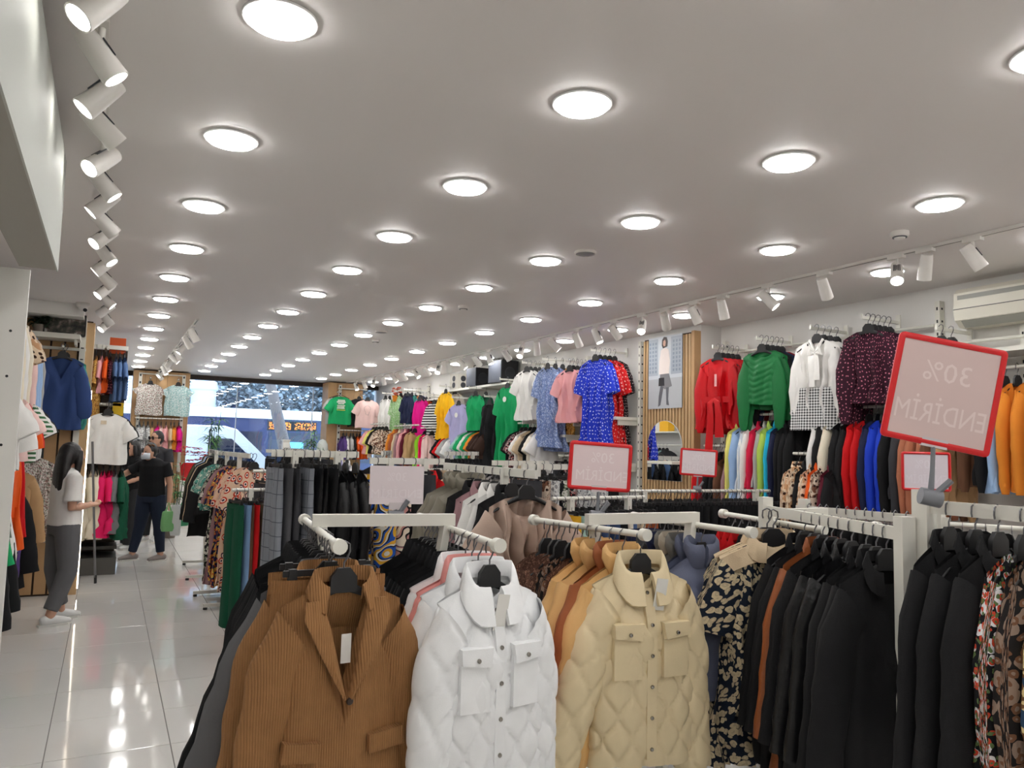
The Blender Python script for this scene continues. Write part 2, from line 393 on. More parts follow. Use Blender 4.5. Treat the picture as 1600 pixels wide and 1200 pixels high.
xf(MB().lathe([(.018, 0), (.018, .012), (.001, .014)], 14).build('camera_lens', BLACKP, dc), (.02, -.03, -.072), (math.radians(115), 0, .4))

# ------------------------------------------------------------------ near left unit: pelmet box and upright
pb = empty('pelmet_box', (-.25, 3.87, 2.35), 0, 'grey white pelmet box hanging along the upper left', 'pelmet')
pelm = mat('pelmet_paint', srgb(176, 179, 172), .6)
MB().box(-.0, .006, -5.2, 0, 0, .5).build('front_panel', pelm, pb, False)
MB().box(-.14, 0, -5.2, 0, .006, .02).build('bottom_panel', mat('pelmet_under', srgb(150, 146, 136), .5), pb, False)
MB().box(-.14, 0, -.012, 0, .02, .5).build('end_panel', pelm, pb, False)
MB().box(-.14, -.128, -5.2, 0, .02, .5).build('back_panel', pelm, pb, False)
MB().box(-.08, -.06, -3.0, -2.97, .5, .62).box(-.08, -.06, -.4, -.37, .5, .62).build('hanger_bracket', alu, pb, False)
up_ = empty('wall_unit_end_panel', (-.52, 3.95, 0), 0, 'tall white end panel of wall unit at the left edge', 'panel')
MB().box(-.2, .165, 0, .03, 0, 2.36).build('board', WHITE, up_, False)
hm = MB().lathe([(.006, 0), (.006, -.004), (.001, -.004)], 10).mesh()
for z in (2.05, 1.85, 1.55, 1.2):
    for x in (.11, .06): xf(link('screw_hole', hm, up_, BLACKP), (x, -.001, z+(.03 if x > .1 else 0)), (PI/2, 0, 0))
# ================================================================== garments
def smooth01(t): t = max(0., min(1., t)); return t*t*(3-2*t)
def interp(tab, v):
    for (a, p), (b, q) in zip(tab, tab[1:]):
        if v <= b: return p+(q-p)*smooth01((v-a)/(b-a)) if b > a else q
    return tab[-1][1]
TOPZ = -.088                                    # where the neck of the hanger meets the collar
def ztop_fn(sw, drop):
    return lambda x: TOPZ-.004-drop*min(1.25, abs(x)/sw)**1.35
def puff_fn(kind, x, z):
    if kind == 'puffer':
        q = ((z+.012*math.sin(x*14))/.085) % 1.; q = min(q, 1-q)*.085
        return .020*(1-math.exp(-q/.008))
    if kind == 'quilt':                          # onion shaped quilting: two wavy seam families
        Pq, Lq = .052, .17; best = 9.
        ph = 2*PI*z/Lq
        n0 = int(round(x/Pq))
        for n in (n0-1, n0, n0+1):
            c = n*Pq+(1 if n % 2 else -1)*.42*Pq*math.sin(ph)
            best = min(best, abs(x-c))
        return .015*(1-math.exp(-best/.006))
    if kind == 'tiers': return 0.
    return 0.
GC = {}
def cloth_body(sw=.195, L=.68, a=((0, .195), (.15, .20), (.5, .195), (1, .218)), drop=.085, b0=.012, b1=.055, nw=.075, nd=.07, vneck=False, nb=.018,
               k=5, amp=.012, seed=0, nu=52, nv=16, puff=None, sleeveless=False, wrap=0., hem=.008, gather=0.):
    key = ('b', sw, L, a, drop, b0, b1, nw, nd, vneck, k, amp, seed, nu, nv, puff, hem, gather)
    if key in GC: return GC[key]
    r = random.Random(seed*7+3); ph = [r.uniform(0, 6.28) for _ in range(6)]
    zt = ztop_fn(sw, drop); rings = []
    for i in range(nv+1):
        v = (i/nv)**1.15; A = interp(a, v); B = b0+(b1-b0)*smooth01(v*3.2)
        ring_ = []
        for j in range(nu):
            th = 2*PI*j/nu; cx, sy = math.cos(th), math.sin(th)
            ux = math.copysign(abs(cx)**.85, cx); uy = math.copysign(abs(sy)**.7, sy)
            x = A*ux; x0 = sw*ux; y = B*uy
            z0 = zt(x0); front = sy < -1e-6
            if abs(x0) < nw:
                q = abs(x0)/nw
                if front: z0 -= nd*((1-q) if vneck else (1-q*q)**.7)
                else: z0 -= nb*(1-q*q)
            z = z0+(-L-z0+hem*math.sin(3*th+ph[3]))*v
            fo = amp*1.5*(min(1., v*2.6)**.8)*(1.6*(abs(math.sin(k*x/.22+ph[0]+1.0*v+.5*math.sin(5*v+ph[4])))-.5)+.55*math.sin(2.1*k*x/.13+ph[1]+2*v))
            y += fo*(1 if front else .8); x += amp*.5*v*math.sin(4*v*PI+ph[2]+th)
            if gather: y += gather*(1 if front else -1)*(-abs(math.sin(v*26+1.5*math.sin(x*20))))*(1-abs(ux))
            pf = puff_fn(puff, x, z)
            if pf: y += math.copysign(pf, sy)*min(1, abs(sy)*3)*min(1, v*8); x += math.copysign(pf*.7, cx)*abs(cx)**2
            ring_.append((x, y, z))
        rings.append(ring_)
    me = MB().loft(rings, cap=False).mesh(True, 75); GC[key] = me
    return me
def sleeve(side, sw=.195, drop=.085, L=.56, r0=.085, r1=.062, d0=.045, d1=.038, ang=8, seed=0, n=10, nr=14, puff=None, bell=0., fwd_=0., cuff=0., wr=.008, ang0=24, inset=.040):
    key = ('s', side, sw, drop, L, r0, r1, d0, d1, ang, seed, n, nr, puff, bell, fwd_, cuff, wr, ang0, inset)
    if key in GC: return GC[key]
    r = random.Random(seed*13+side); ph = [r.uniform(0, 6.28) for _ in range(4)]
    zs = ztop_fn(sw, drop)(sw); r0 = r0*.86; c = Vector((side*(sw-inset), -.012, zs-r0*.93)); rings = []
    for i in range(n+1):
        t = i/n
        aa = math.radians(ang0+(ang-ang0)*smooth01(t*2.2))      # angle off vertical
        d = Vector((side*math.sin(aa), -fwd_*t, -math.cos(aa))).normalized()
        if i: c = c+d*(L/n)
        na = math.radians(54)*(1-smooth01(t*3.5))+aa*smooth01(t*3.5)  # ring normal turns from the armhole to the sleeve
        nrm = Vector((side*math.sin(na), 0, -math.cos(na))); xin = Vector((side*math.cos(na), 0, math.sin(na)))
        ra = r0+(r1-r0)*smooth01(t*1.2)+bell*math.sin(PI*min(1, t*1.05))**2; rb = d0+(d1-d0)*t+bell*.6*math.sin(PI*t)**2
        if cuff and t > .93: ra *= cuff; rb *= cuff
        ring_ = []
        for j in range(nr):
            th = 2*PI*j/nr
            wv = 1+wr/.05*math.sin(7*t*PI+ph[0]+th)*.35+wr/.05*.4*math.sin(3*th+ph[1]+5*t)
            p = c+xin*(ra*wv*math.cos(th))+Vector((0, 1, 0))*(rb*wv*math.sin(th))
            pf = puff_fn(puff, p.x-side*t*.12, p.z) if puff else 0
            if pf: p = p+xin*(pf*math.cos(th)*.5)+Vector((0, pf*math.sin(th), 0))
            ring_.append(tuple(p))
        rings.append(ring_)
    me = MB().loft(rings, cap=False).mesh(True, 75); GC[key] = me
    return me
def collar_mesh(nw=.075, h=.045, kind='shirt', nd=.07):
    key = ('c', nw, h, kind, nd)
    if key in GC: return GC[key]
    rings = []; n = 22
    zt = ztop_fn(.2, .085)
    for j in range(n+1):
        t = -1+2*j/n                              # from left front round the back to right front
        th = PI/2+t*PI*(.97 if kind == 'hood' else .86)
        x = nw*1.02*math.cos(th); y = .030*math.sin(th)
        fr_ = smooth01((-math.sin(th)+.25)/1.1)
        zb = TOPZ-.012-nd*.8*fr_
        if kind == 'stand': pr = [(1, 0, 0), (1.02, 0, h), (.96, 0, h), (.94, 0, 0)]
        elif kind == 'hood': pr = [(1.05, 0, -.03), (1.38, 0, h*.25), (1.34, 0, h*.8), (1.12, 0, h*1.05), (.95, 0, h*.7), (.92, 0, -.02)]
        else: pr = [(.97, 0, -.004), (1.0, 0, h*.75), (1.10, 0, h*.7), (1.32+.25*fr_, 0, -h*.25-.03*fr_), (1.30+.25*fr_, 0, -h*.30-.03*fr_), (1.06, 0, h*.5)]
        rings.append([(x*q[0], y*(q[0]+.5*(q[0]-1))+(-.012*fr_ if q[0] > 1.2 else 0), zb+q[2]) for q in pr])
    mb = MB(); mb.loft(rings, cap=True); GC[key] = mb.mesh(True, 50)
    return GC[key]
# hangers
def hanger_meshes(kind='suit', w_=.205):
    key = ('h', kind, w_)
    if key in GC: return GC[key]
    mb = MB()
    if kind == 'suit':
        rings = []
        for j in range(15):
            t = -1+2*j/14; x = w_*t; q = abs(t)
            z = -.115-.090*q**1.38; hh = .018-.012*q; dd = .007+.004*q**2
            rings.append([(x, dd*math.cos(2*PI*m/8), z+hh*math.sin(2*PI*m/8)) for m in range(8)])
        mb.loft(rings)
        mb.loft([[(-.045, -.008, -.135), (.045, -.008, -.135), (.045, .008, -.135), (-.045, .008, -.135)], [(-.042, -.009, -.085), (.042, -.009, -.085), (.042, .009, -.085), (-.042, .009, -.085)], [(-.02, -.008, -.058), (.02, -.008, -.058), (.02, .008, -.058), (-.02, .008, -.058)]])
    elif kind == 'thin':
        pts = [(w_, 0, -.145), (.03, 0, -.082), (-.03, 0, -.082), (-w_, 0, -.145)]
        mb.tube(pts, .006, 6); mb.tube([(-w_, 0, -.145), (w_, 0, -.152)], .004, 6)
    else:                                       # clip hanger
        mb.box(-.155, .155, -.005, .005, -.092, -.072).box(-.02, .02, -.006, .006, -.075, -.05)
        for s in (-1, 1): mb.loft([[(s*.125-.014, -.016, -.135), (s*.125+.014, -.016, -.135), (s*.125+.014, .016, -.135), (s*.125-.014, .016, -.135)], [(s*.125-.012, -.010, -.068), (s*.125+.012, -.010, -.068), (s*.125+.012, .010, -.068), (s*.125-.012, .010, -.068)]])
    body = mb.mesh(True, 50)
    path = [(0, 0, -.07), (0, 0, -.03)]+[(.016*math.cos(a_), 0, .002+.016*math.sin(a_)) for a_ in np.linspace(-.55*PI+.6, 1.08*PI, 9)]
    path = [(0, 0, -.07), (0, 0, -.042), (.010, 0, -.026), (.018, 0, -.006), (.016, 0, .016), (0, 0, .026), (-.016, 0, .016), (-.018, 0, -.006), (-.015, 0, -.018)]
    hook = MB().tube(path, .0033, 6).mesh(True, 60)
    GC[key] = (body, hook)
    return GC[key]
def add_hanger(t, kind='suit', w_=.205, mm=None):
    b_, h_ = hanger_meshes(kind, w_)
    h = link('hanger', b_, t, mm or BLACKP); link('hook', h_, h, CHROME)
    return h
def pants_mesh(L=1.0, wd=.17, fold=False, seed=0, flare=1.0):
    key = ('p', L, wd, fold, seed, flare)
    if key in GC: return GC[key]
    r = random.Random(seed); mb = MB()
    for s in (-1, 1):
        rings = []
        for i in range(11):
            t = i/10; z = -.10-L*t
            A = wd*(.56-.06*smooth01(t*3)) * (1+(flare-1)*t); B = .022+.012*smooth01(t*4); cx = s*wd*(.47+.07*smooth01(t*3)*1.0)
            rings.append([(cx+A*math.cos(2*PI*j/14)+.004*math.sin(9*t+j+seed), B*math.sin(2*PI*j/14)+.006*math.sin(6*t+s+seed)*t+.004*math.sin(3*j+8*t), z) for j in range(14)])
        mb.loft(rings, cap=False)
    leg = mb.mesh(True, 70)
    band = MB().loft([[(wd*1.03*math.cos(2*PI*j/20), .026*math.sin(2*PI*j/20), z) for j in range(20)] for z in (-.135, -.098)], cap=False).mesh(True, 70)
    GC[key] = (leg, band)
    return GC[key]

# presets: body, sleeve, collar keyword sets
def G(**k): return k
KIND = {
 'coat':   G(noun='long coat', cat='coat', body=G(sw=.2, L=1.0, a=((0, .2), (.12, .21), (.5, .215), (1, .26)), b1=.075, nd=.09, k=3, amp=.014), sl=G(L=.60, r0=.10, r1=.07, ang=10, d0=.05, d1=.045), col=G(kind='shirt')),
 'blazer': G(noun='jacket', cat='jacket', body=G(sw=.2, L=.74, a=((0, .2), (.12, .21), (.5, .20), (1, .225)), b1=.07, nd=.22, vneck=True, k=3, amp=.010), sl=G(L=.58, r0=.095, r1=.064, ang=8, d0=.048, d1=.042), col=G(kind='shirt')),
 'puffer': G(noun='puffer jacket', cat='jacket', body=G(sw=.2, L=.72, a=((0, .2), (.12, .215), (.6, .22), (1, .21)), b1=.085, nd=.05, k=2, amp=.010, puff='puffer', nv=30), sl=G(L=.58, r0=.10, r1=.07, ang=6, d0=.058, d1=.05, puff='puffer', n=26), col=G(kind='hood', h=.07)),
 'shirt':  G(noun='shirt', cat='shirt', body=G(L=.70, b1=.05, nd=.07, k=5), sl=G(L=.60, r0=.080, r1=.05, ang=2, ang0=14, inset=.050), col=G(kind='shirt')),
 'blouse': G(noun='blouse', cat='blouse', body=G(L=.66, b1=.055, nd=.09, k=6, amp=.014), sl=G(L=.62, r0=.080, r1=.048, ang=2, ang0=14, inset=.052, bell=.022, cuff=.62), col=None),
 'top':    G(noun='top', cat='top', body=G(L=.60, b1=.045, nd=.08, k=5), sl=G(L=.20, r0=.095, r1=.082, ang=24, n=6), col=None),
 'tee':    G(noun='T-shirt', cat='T-shirt', body=G(sw=.215, L=.66, a=((0, .215), (.15, .235), (.5, .24), (1, .245)), b1=.045, nd=.065, k=3, amp=.007), sl=G(L=.19, r0=.105, r1=.095, ang=30, n=6), col=None),
 'dress':  G(noun='dress', cat='dress', body=G(L=1.05, a=((0, .195), (.1, .205), (.35, .165), (.6, .20), (1, .27)), b1=.065, nd=.11, vneck=True, k=7, amp=.018), sl=G(L=.26, r0=.095, r1=.085, ang=18, n=6), col=None),
 'maxi':   G(noun='long dress', cat='dress', body=G(L=1.28, a=((0, .20), (.1, .21), (.3, .185), (.6, .20), (1, .24)), b1=.06, nd=.10, vneck=True, k=7, amp=.016), sl=G(L=.28, r0=.10, r1=.09, ang=16, n=6), col=None),
 'gown':   G(noun='long dress', cat='dress', body=G(sw=.17, L=1.15, a=((0, .17), (.1, .19), (.3, .17), (.6, .20), (1, .25)), b1=.075, nd=.10, k=7, amp=.018), sl=None, col=None),
 'tank':   G(noun='sleeveless top', cat='top', body=G(sw=.17, L=.62, a=((0, .17), (.15, .20), (.5, .20), (1, .21)), b1=.045, nd=.09, k=5), sl=None, col=None),
 'cap':    G(noun='ruffle sleeve blouse', cat='blouse', body=G(sw=.20, L=.62, a=((0, .20), (.15, .215), (.5, .225), (1, .235)), b1=.05, nd=.05, k=5, amp=.010), sl=G(L=.10, r0=.10, r1=.11, ang=46, n=4), col=None),
 'hoodie': G(noun='hooded jacket', cat='jacket', body=G(sw=.2, L=.76, a=((0, .2), (.12, .21), (.6, .215), (1, .22)), b1=.075, nd=.06, k=3), sl=G(L=.58, r0=.095, r1=.066, ang=6, d0=.05, d1=.045), col=G(kind='hood', h=.06)),
}
USED = set()
def garment(kind, m, loc, rz, label, group=None, hang='suit', seed=0, squash=1., Lk=1., wk=1., **over):
    K = KIND[kind]; bd = dict(K['body']); bd['seed'] = seed % 4
    if 'L' in bd: bd['L'] = round(bd['L']*Lk, 3)
    for kk in list(over):
        if kk in ('L', 'k', 'amp', 'nd', 'vneck', 'nu', 'nv', 'puff', 'nw', 'hem', 'a', 'gather', 'b1'): bd[kk] = over[kk]
    bd['amp'] = round(bd.get('amp', .012)*1.5/max(.5, round(squash, 1)), 3)
    nm = K['noun'].replace('-', '_').replace(' ', '_').lower()
    t = empty(nm, loc, rz, label, K['cat'], group)
    if squash != 1.: t.scale = (wk, squash, 1)
    elif wk != 1.: t.scale = (wk, 1, 1)
    bm_ = over.get('body_mat', m)
    link('body', cloth_body(**bd), t, bm_)
    sw, drop = bd.get('sw', .195), bd.get('drop', .085)
    if K['sl'] and not over.get('nosleeve'):
        sl = dict(K['sl']); sl.update(over.get('sl', {}))
        for s in (-1, 1): link('sleeve', sleeve(s, sw=sw, drop=drop, seed=seed % 3, **sl), t, over.get('sleeve_mat', m))
    if K['col'] and not over.get('nocollar'):
        link('collar', collar_mesh(nd=min(.09, bd.get('nd', .07)), **K['col']), t, over.get('collar_mat', m))
    if hang: add_hanger(t, hang, min(.182, sw))
    return t
def trousers(m, loc, rz, label, group=None, L=1.0, wd=.17, seed=0, flare=1., noun='trousers', squash=1.):
    t = empty(noun, loc, rz, label, 'trousers', group)
    if squash != 1.: t.scale = (1, squash, 1)
    leg, band = pants_mesh(L, wd, False, seed % 3, flare)
    link('legs', leg, t, m); link('waistband', band, t, m); add_hanger(t, 'clip')
    return t
def skirt(m, loc, rz, label, group=None, L=.6, wd=.17, flare=1.25, seed=0, **kw):
    t = empty('skirt', loc, rz, label, 'skirt', group)
    key = ('k', L, wd, flare, seed % 3)
    if key not in GC:
        rings = []
        for i in range(11):
            v = i/10; A = wd*(1+(flare-1)*v); B = .022+.04*v
            rings.append([(A*math.cos(2*PI*j/32), B*math.sin(2*PI*j/32)+.015*v*math.sin(6*2*PI*j/32+seed), -.105-L*v) for j in range(32)])
        GC[key] = (MB().loft(rings, cap=False).mesh(True, 70), MB().loft([[(wd*1.03*math.cos(2*PI*j/20), .027*math.sin(2*PI*j/20), z) for j in range(20)] for z in (-.14, -.10)], cap=False).mesh(True, 70))
    link('panel', GC[key][0], t, m); link('waistband', GC[key][1], t, m); add_hanger(t, 'clip')
    return t

# fabrics -----------------------------------------------------------
def S(*c): return srgb(*c)
FB = {
 'black': fabric(S(24, 24, 26)), 'charcoal': fabric(S(58, 58, 62)), 'grey': fabric(S(116, 116, 118)), 'dark grey': fabric(S(78, 78, 82)), 'light grey': fabric(S(176, 174, 172)),
 'white': fabric(S(236, 234, 230)), 'cream': fabric(S(232, 222, 200)), 'ivory': fabric(S(238, 230, 214)), 'beige': fabric(S(212, 190, 158)), 'tan': fabric(S(190, 152, 110)), 'taupe': fabric(S(190, 166, 150), rough=.45),
 'red': fabric(S(200, 18, 24)), 'dark red': fabric(S(140, 20, 30)), 'satin red': fabric(S(196, 10, 22), rough=.42), 'crimson': fabric(S(214, 30, 70)), 'magenta': fabric(S(226, 20, 140)), 'hot pink': fabric(S(228, 30, 100)), 'pink': fabric(S(236, 170, 172)), 'dusty pink': fabric(S(200, 136, 124)), 'pale pink': fabric(S(240, 206, 200)), 'mauve': fabric(S(160, 124, 128)), 'maroon': fabric(S(96, 22, 40)),
 'orange': fabric(S(232, 92, 28)), 'amber': fabric(S(226, 138, 46)), 'rust': fabric(S(162, 86, 50)), 'terracotta': fabric(S(176, 110, 82)), 'brown': fabric(S(104, 70, 50)), 'dark brown': fabric(S(60, 40, 32)), 'camel': fabric(S(214, 168, 108)), 'caramel leather': fabric(S(150, 84, 46), 'leather', rough=.35),
 'yellow': fabric(S(246, 190, 30)), 'mustard': fabric(S(226, 172, 44)), 'lemon': fabric(S(232, 222, 120)), 'lime': fabric(S(180, 206, 90)), 'neon green': fabric(S(140, 210, 40)), 'green': fabric(S(26, 160, 96)), 'emerald': fabric(S(20, 110, 56), rough=.5), 'dark green': fabric(S(20, 84, 60)), 'teal': fabric(S(60, 140, 128)), 'olive': fabric(S(92, 90, 66)), 'mint': fabric(S(164, 200, 196)),
 'sky blue': fabric(S(158, 188, 226)), 'turquoise': fabric(S(40, 184, 220)), 'blue': fabric(S(28, 62, 190)), 'navy': fabric(S(30, 36, 66)), 'denim': fabric(S(84, 112, 156)), 'dark denim': fabric(S(52, 72, 108)), 'light denim': fabric(S(128, 160, 200)), 'slate blue': fabric(S(48, 70, 120)), 'lilac': fabric(S(176, 172, 212)), 'purple': fabric(S(84, 60, 120)), 'steel blue': fabric(S(92, 98, 120), rough=.5),
 'olive grey': fabric(S(128, 122, 108), rough=.45), 'stone grey': fabric(S(120, 118, 112), rough=.5), 'pale stone': fabric(S(184, 174, 156), rough=.5),
 'black leather': fabric(S(22, 22, 24), 'leather', rough=.28), 'wool grey': fabric(S(104, 104, 106), 'knit'),
 'polka plum': fabric(S(52, 16, 34), 'dots', (S(206, 120, 140),)), 'polka black': fabric(S(28, 20, 24), 'dots', (S(220, 200, 200),)), 'polka blue': fabric(S(36, 60, 200), 'dots', (S(220, 226, 250),), scale=.72), 'polka red': fabric(S(210, 26, 30), 'dots', (S(250, 200, 190),), scale=.72),
 'floral red cream': fabric(S(232, 196, 168), 'flower', (S(200, 60, 36), S(70, 44, 70), S(250, 226, 210))), 'floral navy': fabric(S(34, 36, 76), 'floral', (S(220, 190, 90), S(200, 80, 50))), 'floral teal': fabric(S(90, 160, 146), 'floral', (S(220, 226, 210), S(40, 90, 90))), 'floral mono': fabric(S(24, 26, 30), 'floral', (S(226, 222, 212), S(140, 150, 120))), 'floral dark': fabric(S(20, 20, 24), 'floral', (S(228, 226, 226), S(206, 70, 44), S(96, 118, 70)), scale=1.25), 'floral navy cream': fabric(S(22, 32, 48), 'floral', (S(216, 200, 164), S(196, 180, 150)), scale=1.35), 'floral brown': fabric(S(30, 26, 26), 'floral', (S(150, 128, 112), S(120, 84, 60)), scale=.95), 'floral blue cream': fabric(S(44, 72, 100), 'floral', (S(226, 202, 148), S(120, 80, 50)), scale=.8), 'tan leaf': fabric(S(176, 142, 116), 'floral', (S(232, 218, 196), S(206, 186, 160)), scale=.9), 'leaf mono': fabric(S(22, 24, 22), 'swirl', (S(24, 26, 24), S(200, 204, 186), S(24, 26, 24)), scale=2.5), 'floral pale': fabric(S(228, 222, 216), 'floral', (S(170, 130, 130), S(120, 140, 120)), scale=1.9), 'floral mint': fabric(S(160, 196, 196), 'floral', (S(224, 232, 230),), scale=2.2), 'floral green': fabric(S(170, 214, 150), 'floral', (S(226, 240, 214), S(110, 160, 90)), scale=1.5), 'floral blue': fabric(S(128, 148, 196), 'floral', (S(190, 204, 232), S(84, 104, 160)), scale=1.6), 'floral black gold': fabric(S(28, 24, 26), 'floral', (S(196, 160, 90), S(230, 210, 190)), scale=1.7), 'lace brown': fabric(S(96, 66, 54), 'floral', (S(150, 112, 92), S(70, 44, 36)), scale=2.6), 'floral black': fabric(S(26, 24, 30), 'floral', (S(200, 200, 196), S(170, 60, 60)), scale=1.8), 'floral gold': fabric(S(206, 150, 70), 'floral', (S(150, 90, 40), S(236, 200, 120)), scale=1.6), 'white print': fabric(S(228, 228, 226), 'floral', (S(120, 120, 124), S(180, 180, 182)), scale=1.6),
 'leopard': fabric(S(206, 160, 120), 'leopard', (S(236, 214, 186), S(60, 34, 24))), 'leopard dark': fabric(S(120, 80, 60), 'leopard', (S(220, 200, 180), S(50, 30, 26)), scale=1.2),
 'gingham': fabric(S(238, 238, 236), 'gingham', (S(24, 24, 26),)), 'check grey': fabric(S(134, 138, 146), 'check', (S(84, 88, 98),)), 'stripe mono': fabric(S(236, 236, 234), 'hstripes', (S(24, 24, 26),)), 'stripe green': fabric(S(236, 236, 230), 'hstripes', (S(60, 110, 70),), scale=1.3), 'stripe white': fabric(S(240, 240, 238), 'stripes', (S(206, 214, 226),)),
 'swirl blue': fabric(S(232, 226, 214), 'swirl', (S(36, 86, 176), S(226, 170, 50), S(20, 20, 30))), 'swirl pink': fabric(S(238, 222, 202), 'swirl', (S(196, 140, 134), S(240, 226, 206), S(26, 22, 26))),
 'corduroy': fabric(S(158, 114, 72), 'cord', rough=.85), 'quilt white': fabric(S(246, 247, 248), rough=.5, bump=.12), 'quilt pink': fabric(S(236, 158, 152), rough=.5, bump=.12), 'quilt beige': fabric(S(220, 202, 164), rough=.45, bump=.12), 'camel puffer': fabric(S(216, 172, 112), rough=.4), 'rust puffer': fabric(S(154, 88, 50), rough=.45),
}
MULTI = {'satin red': 'red satin', 'polka plum': 'plum dotted', 'polka black': 'black dotted', 'polka blue': 'blue dotted', 'polka red': 'red dotted', 'floral red cream': 'cream dress fabric with red flowers', 'stripe mono': 'black and white striped', 'stripe green': 'green and white striped', 'stripe white': 'pale striped', 'leaf mono': 'black leaf print', 'check grey': 'grey checked', 'swirl blue': 'blue and yellow swirl print', 'swirl pink': 'pink swirl print', 'quilt white': 'white quilted', 'quilt pink': 'pink quilted', 'quilt beige': 'beige quilted', 'camel puffer': 'camel', 'rust puffer': 'rust', 'gingham': 'black gingham', 'floral mono': 'black and white floral', 'floral dark': 'black floral with white and red blooms', 'wool grey': 'grey wool', 'lace brown': 'brown lace', 'polka': 'dotted', 'leopard dark': 'dark leopard', 'floral red': 'red flower'}
MULTI['floral red cream'] = 'cream and red flower print'

def rail_row(items, p0, p1, z, where, face=None, seed=1, hang='suit', sp=None, jit=.012, squash=.62, lead=None, **kw):
    """hang a row of garments from p0 to p1 (the order they are listed); face = direction their fronts point"""
    r = random.Random(seed); n = len(items); a, b = Vector((*p0, z)), Vector((*p1, z))
    d = (b-a); rz0 = math.atan2(d.y, d.x)-PI/2      # local Y along the rail
    if face is not None:
        fv = Vector((-math.sin(rz0)*-1, -math.cos(rz0)))  # local -Y in world
        fv = Vector((math.sin(rz0), -math.cos(rz0)))
        if fv.dot(Vector(face)) < 0: rz0 += PI
    lst = []
    for it in items:
        nm, *rest = it.split(':') if isinstance(it, str) else it
        lst.append((nm, rest[0] if rest else kw.get('kind', 'shirt')))
    tot = {}
    for q in lst: tot[q] = tot.get(q, 0)+1
    cnt = {}; out = []
    for i, (fb, kd) in enumerate(lst):
        t = (i+.5)/n if n > 1 else .5
        p = a+d*t+d.normalized()*r.uniform(-jit, jit)
        cnt[(fb, kd)] = cnt.get((fb, kd), 0)+1
        noun = KIND[kd]['noun'] if kd in KIND else kd
        cname = MULTI.get(fb, fb)
        if tot[(fb, kd)] == 1: lab = '%s %s on %s' % (cname, noun, where)
        else: lab = '%s %s %s on %s' % (ords[cnt[(fb, kd)]-1], cname, noun, where)
        if lab in USED: lab = lab+' again'
        USED.add(lab)
        rz = (kw['rz'] if 'rz' in kw else rz0+kw.get('twist', 0))+r.uniform(-.10, .10); m = FB[fb]; sd = r.randrange(100)
        grp = 'clothes on '+where
        if kd in KIND: o = garment(kd, m, p, rz, lab, grp, hang, sd, squash=squash*r.uniform(.9, 1.1), Lk=kw.get('Lk', 1.)*r.uniform(.96, 1.04), **{k_: v_ for k_, v_ in kw.items() if k_ in ('sl', 'nocollar')})
        elif kd == 'skirt': o = skirt(m, p, rz, lab, grp, seed=sd, L=kw.get('L', .55))
        else: o = trousers(m, p, rz, lab, grp, L=kw.get('L', 1.0)*r.uniform(.96, 1.03), seed=sd, flare=kw.get('flare', 1.), squash=.9)
        out.append(o)
    return out
# ================================================================== racks
def rail_tube(mb, a, b, r=.0135): return mb.tube([a, b], r, 12)
def v_rack(label, l0, l1, r0_, r1_, z, tb, legs=True):
    """two hanging rails (near point, far point) tied by a crossbar; legs lean in below it"""
    t = empty('double_rail_rack', ((l0[0]+r0_[0])/2, (l0[1]+l1[1])/2, 0), 0, label, 'clothes rack')
    ox, oy = t.location.x, t.location.y
    ends = []
    for (p, q) in ((l0, l1), (r0_, r1_)):
        a = (p[0]-ox, p[1]-oy, z); b = (q[0]-ox, q[1]-oy, z)
        rl = rail_tube(MB(), a, b).build('rail', RACKW, t)
        for c in (a, b): MB().tube([Vector(c)+Vector((0, -.016, 0)), Vector(c)+Vector((0, .016, 0))], .024, 14).build('end_cap', RACKW, rl)
        f = tb; ends.append(Vector(a)*(1-f)+Vector(b)*f)
    e0, e1 = ends; dx = (e1-e0).normalized()
    MB().bar(e0-dx*.02+Vector((0, 0, .034)), e1+dx*.02+Vector((0, 0, .034)), .035, .045).build('crossbar', RACKW, t, False)
    for e, s in ((e0, 1), (e1, -1)):
        top = e+Vector((0, 0, .012)); bot = e+dx*(s*.20)+Vector((0, 0, .06-z))
        MB().bar(top+dx*(s*.015), bot, .03, .045, (0, 1, 0)).build('leg', RACKW, t, False)
    mid = (e0+e1)/2; mid.z = .05
    MB().bar(mid-dx*.30, mid+dx*.30, .05, .03).bar(mid+Vector((0, -.35, 0)), mid+Vector((0, .45, 0)), .05, .03).build('base', RACKW, t, False)
    for s in (-1, 1): MB().lathe([(.012, .03), (.022, .02), (.022, -.0), (.005, 0)], 10, (mid.x+s*.29*dx.x, mid.y+s*.29*dx.y, 0)).build('caster', BLACKP, t)
    return t
